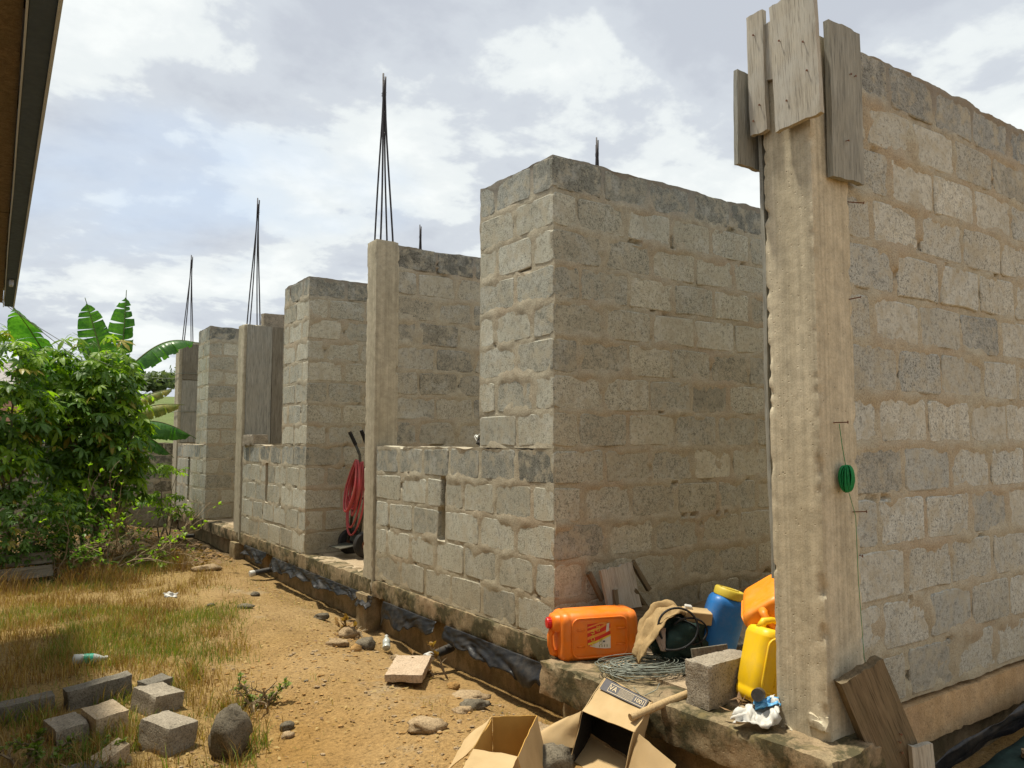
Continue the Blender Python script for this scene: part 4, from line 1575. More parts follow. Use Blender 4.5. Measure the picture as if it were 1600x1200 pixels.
# ------------------------------------------------------------------ cardboard boxes
def sheet(parent, name, pts, mats, thick=0.004, n=8, warp=0.006, seed=0):
    """a panel of board through four corner points, slightly warped"""
    a, b, c, d = [Vector(p) for p in pts]
    nn = (b - a).cross(d - a).normalized()
    vs, fs = [], []
    for s in (0, 1):
        for i in range(n + 1):
            for j in range(n + 1):
                u, v = i / n, j / n
                p = a.lerp(b, u).lerp(d.lerp(c, u), v)
                if i in (0, n) or j in (0, n):
                    p = p + (b - a).normalized() * .005 * mnoise.noise((u * 9 + seed, v * 9, 3)) + (d - a).normalized() * .006 * mnoise.noise((u * 9, v * 9 + seed, 8))
                vs.append(p + nn * (warp * mnoise.noise((u * 2.2 + seed, v * 2.2, seed * 1.7)) * 1.5 - s * thick))
    n1 = (n + 1) ** 2
    ix = lambda s, i, j: s * n1 + i * (n + 1) + j
    mi = []
    for i in range(n):
        for j in range(n):
            fs.append((ix(0, i, j), ix(0, i + 1, j), ix(0, i + 1, j + 1), ix(0, i, j + 1)))
            mi.append(0)
            fs.append((ix(1, i, j), ix(1, i, j + 1), ix(1, i + 1, j + 1), ix(1, i + 1, j)))
            mi.append(1 if len(mats) > 1 else 0)
    for i in range(n):
        fs += [(ix(0, i, 0), ix(1, i, 0), ix(1, i + 1, 0), ix(0, i + 1, 0)), (ix(0, i, n), ix(0, i + 1, n), ix(1, i + 1, n), ix(1, i, n)),
               (ix(0, 0, i), ix(0, 0, i + 1), ix(1, 0, i + 1), ix(1, 0, i)), (ix(0, n, i), ix(1, n, i), ix(1, n, i + 1), ix(0, n, i + 1))]
        mi += [0] * 4
    me = mesh_np(name, vs, fs, mi)
    smooth_by_angle(me, 40)
    return link(name, me, mats, parent)


def box_one():
    z0, z1 = -0.43, -0.12
    A = Vector((2.32, 3.545, z1)); B = Vector((2.525, 3.43, z1)); C = Vector((2.125, 3.035, z1)); D = Vector((2.0, 3.225, z1))
    lo = lambda v: Vector((v.x, v.y, z0)) + (Vector((.055, -.045, 0)) if v in (B, C) else Vector((0, 0, 0)))
    t = empty('cardboard_box', (2.28, 3.3, z0), 'open empty cardboard box with a green leaf print on its side', 'box')
    mats = [M['card_in'], M['card']]
    sheet(t, 'panel', [lo(A), lo(B), B, A], mats, seed=1)
    right = sheet(t, 'panel', [lo(B), lo(C), C, B], mats, seed=2)
    sheet(t, 'panel', [lo(C), lo(D), D, C], mats, seed=3)
    sheet(t, 'panel', [lo(D), lo(A), A, D], mats, seed=4)
    f0 = Vector((0, 0, .006))
    sheet(t, 'bottom', [lo(A) + f0, lo(D) + f0, lo(C) + f0, lo(B) + f0], mats, seed=5)
    # flaps: left one folded out and down, near one hanging forward, an inner one lifted
    out = (D - A).cross(Vector((0, 0, 1))).normalized()
    out = -out if out.dot(A - B) < 0 else out
    sheet(t, 'flap', [A + Vector((0, 0, .002)), D + Vector((0, 0, .002)), D + out * .13 + Vector((-.02, -.03, -.10)), A + out * .13 + Vector((-.05, -.03, -.11))], mats, seed=6)
    fo = (C - B).normalized()
    sheet(t, 'flap', [D + Vector((0, 0, .003)), C + Vector((0, 0, .003)), C + fo * .14 + Vector((-.01, 0, -.02)), D + fo * .14 + Vector((-.03, -.01, -.03))], mats, seed=7)
    sheet(t, 'flap', [lo(A).lerp(lo(D), .25) + Vector((.01, 0, .02)), lo(B).lerp(lo(C), .25) + Vector((-.01, 0, .02)), lo(B).lerp(lo(C), .60) + Vector((-.02, 0, .06)), lo(A).lerp(lo(D), .60) + Vector((.02, 0, .06))], mats, seed=8)
    # print on the right-hand side: rings and a leaf
    cx = (B + C) / 2
    cx.z = (z0 + z1) / 2 + .02
    e1 = (C - B).normalized()
    nn = e1.cross(Vector((0, 0, 1))).normalized()
    if nn.dot(cx - (A + D) / 2) < 0:
        nn = -nn
    e2 = Vector((0, 0, 1))
    m = MB()
    for rad in (.062, .070, .095):
        n = 40
        vs = []
        for k in range(n):
            a = 2 * math.pi * k / n
            for rr in (rad, rad + .003):
                vs.append(cx + nn * .011 + e1 * rr * math.cos(a) * 1.15 + e2 * rr * math.sin(a))
        m.add(vs, [(2 * k, 2 * k + 1, (2 * k + 3) % (2 * n), (2 * k + 2) % (2 * n)) for k in range(n)])
    m.build('ring_print', M['ink_line'], right)
    m = MB()
    vs = [cx + nn * .011 + e1 * x + e2 * z for x, z in ((0, -.03), (.016, -.012), (.014, .008), (0, .03), (-.014, .008), (-.016, -.012))]
    m.add(vs, [tuple(range(6))])
    m.build('leaf_print', M['ink_green'], right)


box_one()


def box_two():
    t = empty('cardboard_box', (2.85, 3.1, -0.45), 'torn cardboard box with grey print tipped against the slab edge, dark inside', 'box')
    mats = [M['card'], M['card']]
    # upper (printed) side, running from the slab edge down to the broken rim
    P1, P2 = Vector((2.985, 3.39, 0.015)), Vector((2.955, 2.985, -0.005))
    Q1, Q2 = Vector((2.745, 3.305, -0.105)), Vector((2.765, 2.925, -0.105))
    top = sheet(t, 'panel', [P1, Q1, Q2, P2], [M['card'], M['card_shade']], seed=11, warp=.004)
    # left and right sides, far side, all sloping down
    dn = Vector((-0.09, 0.02, -0.30))
    sheet(t, 'panel', [P1, P1 + dn * 1.05, Q1 + dn, Q1], [M['card'], M['card_shade']], seed=12)
    sheet(t, 'panel', [P2, Q2, Q2 + dn, P2 + dn * 1.05], [M['card'], M['card_shade']], seed=13)
    sheet(t, 'panel', [P1 + dn * 1.05, P2 + dn * 1.05, Q2 + dn * 1.02, Q1 + dn * 1.02], [M['card_shade'], M['card']], seed=14)
    sheet(t, 'panel', [P1, P2, P2 + dn, P1 + dn], [M['card'], M['card_shade']], seed=15)
    # flaps: left flap thrown open, lower right flap facing the camera
    sheet(t, 'flap', [Q1 + Vector((0, .004, 0)), Q1 + dn * .62 + Vector((0, .004, 0)), Q1 + dn * .66 + Vector((-.19, .20, .03)), Q1 + Vector((-.05, .13, -.075))], [M['card'], M['card']], seed=16, warp=.012)
    sheet(t, 'flap', [Q2 + Vector((.02, -.01, -.01)), Q2 + dn * .9, Q2 + dn * .95 + Vector((-.02, -.28, -.02)), Q2 + Vector((.06, -.22, -.10))], [M['card'], M['card']], seed=17, warp=.010)
    sheet(t, 'flap', [Q2 + dn * .55 + Vector((-.004, -.004, 0)), Q1 + dn * .95, Q1 + dn * 1.0 + Vector((-.20, -.17, -.05)), Q2 + dn * .6 + Vector((-.16, -.12, -.1))], [M['card'], M['card']], seed=18, warp=.010)
    # grey print on the upper strip of the top panel
    ex = (P2 - P1).normalized()
    ey = (Q1 - P1).normalized()
    nz = ex.cross(ey).normalized()
    if nz.z < 0:
        nz = -nz
    def P(u, v, d):
        return P1.lerp(P2, u).lerp(Q1.lerp(Q2, u), v) + nz * d
    m = MB()
    n = 10
    vs = []
    for i in range(n + 1):
        u = .05 + .90 * i / n
        vs += [P(u, .05, .008), P(u, .36, .008)]
    m.add(vs, [(2 * i, 2 * i + 1, 2 * i + 3, 2 * i + 2) for i in range(n)])
    pr = m.build('print_panel', M['ink'], top)
    def quad(u0, u1, v0, v1, mat, name, d=.0095):
        MB().add([P(u0, v0, d), P(u0, v1, d), P(u1, v1, d), P(u1, v0, d)], [(0, 1, 2, 3)]).build(name, mat, pr)
    for (u0, u1, v0, v1) in ((.20, .93, .10, .112), (.20, .93, .322, .334), (.20, .208, .10, .33), (.922, .93, .10, .33)):
        quad(u0, u1, v0, v1, M['ink_light'], 'frame_line')
    for k in range(9):
        quad(.40, .70, .135 + .02 * k, .140 + .02 * k, M['ink_light'], 'text_line')
    def word(s, size, u, v):
        p = P(u, v, .0105)
        yv = -ey
        mw_ = Matrix(((ex.x, yv.x, nz.x, p.x), (ex.y, yv.y, nz.y, p.y), (ex.z, yv.z, nz.z, p.z), (0, 0, 0, 1)))
        o = text_mesh(s, size, M['ink_light'], None, mw_)
        adopt(o, pr)
    word('VA', .05, .29, .22)
    word('1001', .04, .82, .22)


box_two()


# ------------------------------------------------------------------ hand truck with hose
def hand_truck():
    # stands on the slab of the second bay, back to the wall
    mw = frame((3.66, 8.66, 0.0), (0.16, 0.03, 1.0), (-0.05, -1.0, 0.0)) @ Matrix.Scale(1.1, 4)
    t = empty('hand_truck', mw=mw, label='black two-wheeled hand truck standing in the second bay', cat='hand truck')
    for s in (-1, 1):
        m = MB()
        m.tube([(s * .15, 0, .16), (s * .15, 0, 1.02), (s * .155, -.015, 1.10), (s * .165, -.09, 1.22)], .016, 8)
        m.build('rail', M['frame_steel'], t, True, smooth=True)
        g = MB()
        g.tube([(s * .163, -.075, 1.20), (s * .178, -.165, 1.335)], .021, 9)
        g.build('grip', M['rubber'], t, True, auto=40)
        wheel = empty_child('wheel', t)
        prof = [(.055, -.035), (.10, -.042), (.128, -.036), (.142, -.015), (.142, .015), (.128, .036), (.10, .042), (.055, .035)]
        wm = Matrix.Translation((s * .235, .06, .145)) @ Euler((0, math.pi / 2, 0)).to_matrix().to_4x4()
        MB().lathe(prof, 28, mat=wm).build('tyre', M['rubber'], wheel, True, auto=40)
        MB().lathe([(.02, -.046), (.062, -.044), (.064, -.03), (.064, .03), (.062, .044), (.02, .046)], 20, mat=wm).build('rim', M['rust'], wheel, True, auto=40)
        MB().lathe([(.022, -.06), (.024, -.05), (.024, .05), (.022, .06)], 12, mat=wm).build('hub', M['steel'], wheel, True, auto=40)
    for z in (.30, .62, .95):
        MB().tube([(-.15, 0, z), (.15, 0, z)], .013, 7).build('crossbar', M['frame_steel'], t, True, smooth=True)
    MB().box((0, 0, .60), (.04, .012, .66), bev=.003).build('centre_strap', M['frame_steel'], t, True)
    MB().tube([(-.27, .06, .145), (.27, .06, .145)], .012, 8).build('axle', M['steel'], t, True)
    MB().box((0, .03, .19), (.30, .05, .07), bev=.006).build('axle_bracket', M['frame_steel'], t, True)
    MB().box((0, -.10, .10), (.36, .20, .012), (R(16), 0, 0), bev=.003).build('toe_plate', M['frame_steel'], t, True)
    return t


def empty_child(name, parent):
    o = bpy.data.objects.new(name, None)
    COL.objects.link(o)
    o.empty_display_size = .05
    o.parent = parent
    return o


truck = hand_truck()
TM = truck.matrix_basis.copy()


def hose():
    r_ = random.Random(9)
    t = empty('hose', tuple(TM @ Vector((.1, -.05, .3))), 'coil of red hose hung over the hand truck', 'hose')
    for k in range(9):
        cx, top, bot, wd = .07 + .045 * r_.uniform(-1, 1), 1.00 + .03 * r_.uniform(-1, 1), r_.uniform(.42, .62), r_.uniform(.07, .15)
        if k == 0:
            bot, wd, cx = .22, .20, .02
        if k == 1:
            bot, wd = .30, .15
        pts = []
        for i in range(37):
            a = 2 * math.pi * i / 36
            z = (top + bot) / 2 + (top - bot) / 2 * math.cos(a)
            x = cx + wd * math.sin(a) * (1.0 - .55 * max(0, math.cos(a)))
            pts.append(TM @ Vector((x, -.045 - .012 * k + .015 * math.sin(a + k), z)))
        MB().tube(pts, .0125, 7, cap=False).build('hose_loop', M['hose'], t, smooth=True)


hose()

# ------------------------------------------------------------------ twine, nails
tw = empty('twine', (3.37, 2.12, 1.15), 'bundle of green twine hanging from a nail on the wall', 'twine')
r_ = random.Random(4)
m = MB()
for k in range(30):
    tilt = r_.uniform(0, math.pi)
    pts = []
    for i in range(25):
        a = 2 * math.pi * i / 24
        x = .036 * math.cos(a) * math.cos(tilt) * r_.uniform(.95, 1.05)
        y = .026 * math.cos(a) * math.sin(tilt)
        z = .062 * math.sin(a + .25 * math.sin(tilt * 3))
        pts.append((3.385 + x + .012 * math.sin(k), 2.115 + y, 1.175 + z + .15 * x))
    m.tube(pts, .0030, 4, cap=False)
m.build('ball', M['green_twine'], tw, smooth=True)
MB().tube([(3.355, 2.125, 1.435), (3.365, 2.12, 1.33), (3.38, 2.115, 1.24)], .0018, 4).build('strand', M['green_twine'], tw)
MB().tube([(3.395, 2.115, 1.12), (3.425, 2.10, 1.0), (3.43, 2.10, .7), (3.44, 2.09, .35), (3.45, 2.06, .12), (3.46, 2.05, .06)], .0017, 4).build('strand', M['green_twine'], tw)


def nail(p, d, label, ln=.075):
    d = Vector(d).normalized()
    p = Vector(p)
    m = MB()
    m.tube([p, p + d * ln], .0028, 6)
    m.tube([p + d * ln, p + d * (ln + .003)], .007, 8)
    o = m.build('nail', M['rust'], auto=40)
    tag(o, label, 'nail', 'nails left in the right-hand wall')


nail((3.345, 2.16, 1.44), (.25, -1, .02), 'rusty nail that holds up the green twine')
nail((3.50, 2.17, 2.05), (.55, -1, .15), 'rusty nail beside the column, halfway up the right wall')
nail((3.56, 2.17, 2.56), (.5, -1, -.25), 'rusty nail just below the silver grey plank')
nail((3.47, 2.17, 1.01), (.85, -1, .06), 'rusty nail below the green twine bundle', .085)
nail((3.53, 2.17, 0.80), (.3, -1, -.1), 'rusty nail lowest of those near the twine strand', .03)

# ------------------------------------------------------------------ planks and plastic at the foot of the right-hand wall
plank('plank', None, (0.66, 0.24, 0.055), M['wood_brown'], 31, frame((3.495, 2.035, 0.01), (-0.40, 0.10, 0.86), (0.80, -0.35, 0.40)), jag=.006,
      nails=((.03, -.05), (.05, -.02), (.02, -.10)), label='thick split brown plank leaning on the foot of the column', cat='plank')
plank('plank', None, (0.34, 0.11, 0.03), M['wood_tan'], 32, frame((3.63, 1.93, -0.21), (-0.06, 0.05, 1), (0.9, -0.4, 0)), jag=.006,
      label='pale pointed stake in front of the leaning brown plank', cat='plank')
o = cloth_strip('plastic_sheet', [(3.72, 2.03, -0.30), (4.2, 2.06, -0.26), (4.7, 2.05, -0.22), (5.3, 2.03, -0.2), (6.2, 2.03, -0.2)], 0.16, M['sheet'], None, 12, 0.05, 60, wdir=(0, -0.5, 0.86), thick=.002)
tag(o, 'black plastic sheet bunched along the foot of right-hand wall', 'plastic sheet')
o = cloth_strip('tarpaulin', [(3.75, 1.86, -0.36), (4.3, 1.80, -0.33), (5.0, 1.80, -0.30), (6.0, 1.82, -0.3)], 0.42, M['camo'], None, 15, 0.05, 50, wdir=(0, 1, 0.12), thick=.003)
tag(o, 'dark green tarpaulin on the ground along right-hand wall', 'tarpaulin')
loose_block((4.62, 1.72, -0.33), (0.30, 0.12, 0.05), M['white'], 'pale slab fragment on the dark tarpaulin at lower right corner', 20, (6, 4), 51, None, 'slab_fragment', .03)
loose_block((4.55, 1.88, -0.30), (0.07, 0.06, 0.06), M['stone_tan'], 'small pinkish stone on the tarpaulin by the pale slab fragment', 20, (0, 0), 52, None, 'stone', .02, .01, .02)

# ------------------------------------------------------------------ black damp-proof sheet hanging out under the plinth
def dpm(ya, yb, z, h, label, seed, xo=3.165, sag=0.0):
    n = max(24, int((yb - ya) / .025))
    k_ = 14
    vs, fs = [], []
    r0 = seed * 3.7
    for i in range(n + 1):
        u = i / n
        y = ya + (yb - ya) * u
        hh = (h(u) if callable(h) else h) * (1 + .45 * mnoise.noise((u * (yb - ya) * 5, r0, 1)) + .2 * mnoise.noise((u * (yb - ya) * 15, r0, 7)))
        for j in range(k_ + 1):
            v = j / k_
            out = .015 * v + .06 * v * (0.45 + mnoise.noise((y * 2.6 + v * .8, v * 1.0, r0))) + .035 * abs(mnoise.noise((y * 4.2 + v * 2.2, v * 1.2, r0 + 3))) * (0.2 + v) + .007 * mnoise.noise((y * 13 - v * 6, v * 3, r0 + 8))
            vs.append((xo - out, y + .03 * mnoise.noise((y * 7, v * 4, r0 + 6)), z - sag * u - hh * v))
    for i in range(n):
        for j in range(k_):
            a = i * (k_ + 1) + j
            fs.append((a, a + k_ + 1, a + k_ + 2, a + 1))
    me = mesh_np('plastic_sheet', vs, fs, None, True)
    o = link('plastic_sheet', me, M['sheet'])
    md = o.modifiers.new('thickness', 'SOLIDIFY')
    md.thickness = .0025
    tag(o, label, 'plastic sheet', 'black damp proof sheet hanging out under the plinth')


dpm(4.12, 5.62, -0.155, lambda u: .17 - .07 * u, 'long black plastic flap nearest the cardboard boxes under the plinth', 1, 3.215)
dpm(5.78, 6.82, -0.16, lambda u: .10 + .10 * u, 'black plastic flap under the low wall, next to clear bottle', 2, 3.215)
dpm(7.02, 7.30, -0.15, .12, 'crumpled black plastic knot below the slim column', 3, 3.19)
dpm(7.32, 10.15, -0.155, lambda u: .08 + .06 * u, 'long thin black plastic flap below the hand truck bay', 4, 3.205)
dpm(10.48, 11.5, -0.14, .13, 'far black plastic flap below the plank-clad column wall', 5, 3.215)


def pipe(p, d, ln, label, r0=.036):
    d = Vector(d).normalized()
    mw = frame(p, d, (0, 0, 1))
    t = empty('drain_pipe', mw=mw, label=label, cat='pipe', group='capped drain pipes sticking out of the footing')
    MB().lathe([(r0 * .8, 0), (r0, .001), (r0, ln - .03), (r0 * .9, ln - .03)], 18).build('tube', M['pvc'], t, True, auto=40)
    MB().lathe([(r0 * 1.02, ln - .06), (r0 * 1.12, ln - .055), (r0 * 1.12, ln), (r0 * .98, ln + .006), (r0 * .5, ln + .008)], 18).build('end_cap', M['white'], t, True, auto=40)


pipe((3.28, 5.63, -0.345), (-1, -0.30, -0.10), 0.30, 'capped black drain pipe nearest the pale paving tile')
pipe((3.28, 10.35, -0.345), (-1, -0.12, -0.08), 0.32, 'capped black drain pipe under the second low wall')
pipe((3.28, 14.95, -0.36), (-1, -0.1, 0.02), 0.30, 'farthest capped drain pipe beside the small green shrub')

# ------------------------------------------------------------------ stones, tile, bottles, scraps
def stone(c, s, mat, label, seed, rz=0, group=None, sink=0.25):
    z = gz(c[0], c[1])
    vs, fs = [], []
    n, k_ = 22, 12
    off = Vector((seed * 1.9, seed * .7, 2.0))
    for j in range(k_ + 1):
        th = math.pi * j / k_
        for i in range(n):
            ph = 2 * math.pi * i / n
            d = Vector((math.sin(th) * math.cos(ph), math.sin(th) * math.sin(ph), math.cos(th)))
            rad = 1 + .34 * mnoise.noise(d * 1.4 + off) + .18 * mnoise.noise(d * 3.4 + off) + .06 * mnoise.noise(d * 8 + off)
            p = Vector((d.x * s[0], d.y * s[1], d.z * s[2])) * rad
            vs.append(Euler((0, 0, R(rz))).to_matrix() @ p)
    for j in range(k_):
        for i in range(n):
            i2 = (i + 1) % n
            fs.append((j * n + i, (j + 1) * n + i, (j + 1) * n + i2, j * n + i2))
    me = mesh_np('stone', vs, fs, None, True)
    o = link('stone', me, mat)
    o.location = (c[0], c[1], z + s[2] * (1 - 2 * sink))
    tag(o, label, 'stone', group)


stone((2.60, 6.42), (.10, .07, .04), M['stone_tan'], 'flat tan stone left of the round grey one near plinth', 1, -30)
stone((2.80, 6.28), (.085, .075, .06), M['stone_grey'], 'round grey stone between flat tan stone and clear bottle', 2)
stone((2.82, 6.72), (.10, .06, .06), M['stone_tan'], 'reddish brown stone behind the round grey stone', 3, 20)
stone((2.93, 6.85), (.07, .06, .04), M['stone_tan'], 'tan stone farthest of the group by the plinth', 33, 20)
stone((2.68, 6.20), (.05, .04, .035), M['stone_ochre'], 'small yellow ochre stone beside the round grey stone', 4)
stone((2.85, 5.80), (.05, .04, .035), M['stone_tan'], 'small tan stone between the clear bottle and the tile', 5)
stone((2.94, 5.45), (.05, .04, .03), M['stone_ochre'], 'small ochre stone under the capped drain pipe', 6)
stone((2.88, 4.92), (.05, .04, .03), M['stone_ochre'], 'orange stone right of the paving tile', 7)
stone((2.86, 4.66), (.13, .09, .03), M['stone_tan'], 'flat tan slab of rubble near the footing', 8, -30)
stone((2.74, 4.42), (.10, .06, .035), M['stone_grey'], 'flat grey rubble piece behind the leaf print box', 9, -20)
stone((2.62, 4.36), (.07, .05, .025), M['stone_tan'], 'small flat rubble piece nearest behind the box', 10, -20)
stone((2.24, 4.14), (.12, .08, .042), M['loose_block'] if False else M['stone_tan'], 'angular chunk of rubble in front of the tile, lower centre', 11, -20)
stone((2.33, 8.25), (.10, .04, .03), M['stone_grey'], 'thin dark clod lying on the sandy path', 12, -40)
stone((2.07, 8.6), (.04, .03, .025), M['stone_grey'], 'small dark clod left of the thin one on the path', 13)
stone((1.62, 4.78), (.045, .035, .03), M['stone_grey'], 'small grey pebble stone right of the weed tuft', 14)
stone((1.58, 4.64), (.04, .03, .022), M['stone_tan'], 'small tan pebble stone just below the grey one', 15)
stone((2.62, 8.9), (.05, .04, .03), M['stone_grey'], 'dark little stone near the plastic flap, mid path', 16)
stone((2.56, 10.9), (.20, .07, .05), M['stone_tan'], 'long low stone lying at the far end of the path', 17, 10)
stone((2.9, 7.6), (.08, .05, .04), M['stone_grey'], 'grey clod in weeds below the hand truck bay', 18)
stone((2.60, 3.38), (.13, .11, .08), M['stone_grey'], 'big dark stone under the torn cardboard box', 19, 30, None, .42)
stone((2.78, 3.75), (.10, .08, .05), M['stone_tan'], 'pale rubble stone between the two cardboard boxes', 20, 30)
stone((2.70, 3.90), (.07, .05, .04), M['stone_tan'], 'pale rubble piece behind the leaf print box corner', 21, 10)
# round boulder by the grass
stone((1.24, 4.63), (.115, .115, .15), M['stone_grey'], 'rounded grey boulder standing at the grass edge', 22, 0, None, 0.12)

z = gz(2.66, 5.2)
loose_block((2.665, 5.20, z + .035), (0.27, 0.50, 0.06), M['tile'], 'square pale paving tile lying on the path', -36, (0, 0), 31, None, 'paving_tile', .03, .003, .008)


def bottle(c, d, label, ln=.19, r0=.032, label_mat=None):
    mw = frame(c, d, (0, 0, 1))
    t = empty('plastic_bottle', mw=mw, label=label, cat='bottle')
    k = ln / .19
    MB().lathe([(r0 * .7, 0), (r0, .008), (r0, .05 * k), (r0 * .93, .055 * k), (r0, .06 * k), (r0, .115 * k), (r0 * .8, .14 * k), (r0 * .42, .165 * k), (r0 * .42, .18 * k)], 18).build('body', M['clear'], t, True, auto=50)
    MB().lathe([(r0 * .5, .178 * k), (r0 * .5, .194 * k), (r0 * .3, .195 * k)], 14).build('cap', M['white'], t, True, auto=40)
    if label_mat:
        MB().lathe([(r0 * 1.02, .06 * k), (r0 * 1.03, .062 * k), (r0 * 1.03, .112 * k), (r0 * 1.02, .114 * k)], 18).build('label', label_mat, t, True, auto=50)


bottle((0.66, 6.98, gz(.66, 6.98) + .06), (0.9, -0.2, -0.05), 'plastic bottle with teal label lying in the grass', .24, .038, M['label_green'])
bottle((2.95, 6.18, gz(2.95, 6.18) + .035), (0.35, 0.75, 0.55), 'clear plastic bottle leaning at the plinth', .14, .034)
o = cloth_strip('paper_scrap', [(1.66, 8.86, gz(1.7, 8.8) + .16), (1.71, 8.84, gz(1.7, 8.8) + .17), (1.78, 8.83, gz(1.7, 8.8) + .15)], .09, M['white'], None, 3, .03, 12, wdir=(0.1, .8, .4), thick=.002)
tag(o, 'scrap of white paper caught in the dry grass', 'paper')

# loose cement blocks in the grass, lower left
def gblock(x, y, size, mat, label, rz, tilt=(0, 0), seed=1, dz=0.0, **kw):
    loose_block((x, y, gz(x, y) - .02 + dz), size, mat, label, rz, tilt, seed, 'loose cement blocks lying in the grass', 'concrete_block', .024, **kw)


gblock(0.28, 5.93, (0.38, 0.13, 0.14), M['loose_dark'], 'dark block at the left edge, half in shadow', 4, (0, -3), 61, .0)
gblock(0.735, 5.98, (0.40, 0.12, 0.16), M['loose_dark'], 'long dark block farthest back in the heap', 8, (0, -5), 62, .0)
gblock(0.70, 5.40, (0.19, 0.24, 0.16), M['loose_pale'], 'sand coloured block in the middle of the heap', 14, (3, -3), 63, .0)
gblock(0.50, 5.42, (0.18, 0.24, 0.15), M['loose_block'], 'grey block left of the sand coloured one', 12, (2, -3), 64, -.02)
gblock(1.02, 5.60, (0.21, 0.26, 0.15), M['loose_block'], 'grey block right of the long dark block', 22, (4, 5), 65, .0)
gblock(0.96, 4.95, (0.20, 0.27, 0.17), M['loose_block'], 'nearest big grey block of the heap, left of boulder', 26, (4, 4), 66, .0)
gblock(1.05, 5.85, (0.20, 0.12, 0.10), M['loose_dark'], 'broken block piece behind the grey right-hand block', 30, (6, 0), 67, .06)
gblock(0.67, 4.84, (0.18, 0.10, 0.11), M['loose_pale'], 'broken block chunk in front of the heap', 24, (10, -18), 68)
gblock(0.47, 4.72, (0.26, 0.14, 0.09), M['loose_dark'], 'low grey block at the bottom edge of picture', 10, (0, 0), 69, -.02)

# crumpled dark bag on the first window sill
sb = empty('plastic_bag', (3.32, 5.25, 1.295), 'small black crumpled bag on the window sill against the pier', 'bag')
blob('body', (3.34, 5.235, 1.345), (0.05, 0.055, 0.06), M['rubber'], sb, 13, .6, 22, 2.6, .2)
cloth_strip('pale_rim', [(3.30, 5.31, 1.40), (3.30, 5.27, 1.385), (3.295, 5.23, 1.41)], .03, M['clear'], sb, 5, .012, 10, wdir=(.6, .3, .4), thick=.002)
MB().tube([(3.31, 5.34, 1.395), (3.30, 5.24, 1.305)], .004, 5).build('strap', M['white'], sb)


# ------------------------------------------------------------------ plants
def leaflet(base, d, up, ln, w_, fold=.25, droop=.25):
    """a pointed leaflet of six quads folded on its midrib: verts, faces"""
    d = d.normalized()
    s = d.cross(up).normalized()
    n = s.cross(d)
    vs = []
    for u, ww in ((0, .12), (.35, .8), (.65, 1.0), (.88, .5)):
        p = base + d * ln * u - n * droop * ln * u * u
        vs += [p - s * ww * w_ + n * fold * w_ * ww, p, p + s * ww * w_ + n * fold * w_ * ww]
    vs.append(base + d * ln - n * droop * ln)
    fs = []
    for k in range(3):
        a = 3 * k
        fs += [(a, a + 1, a + 4, a + 3), (a + 1, a + 2, a + 5, a + 4)]
    fs += [(9, 10, 12), (10, 11, 12)]
    return vs, fs


def palmate_mesh(seed, n=7, ln=.15):
    r_ = random.Random(seed)
    m = MB()
    for k in range(n):
        a = (k / (n - 1) - .5) * R(250) + r_.uniform(-.06, .06)
        l = ln * (1 - .35 * abs(k / (n - 1) - .5) * 2) * r_.uniform(.9, 1.1)
        d = Vector((math.sin(a), math.cos(a), -.12 + r_.uniform(-.15, .1)))
        vs, fs = leaflet(Vector((0, 0, 0)), d, Vector((0, 0, 1)), l, l * .16, .2, .30)
        m.add(vs, fs)
    m.tube([(0, 0, 0), (0, -ln * .5, .01), (0, -ln * 1.0, -.01)], .0025, 3, cap=False)
    return m


PALM = [palmate_mesh(s, 7 if s % 3 else 5) for s in range(5)]


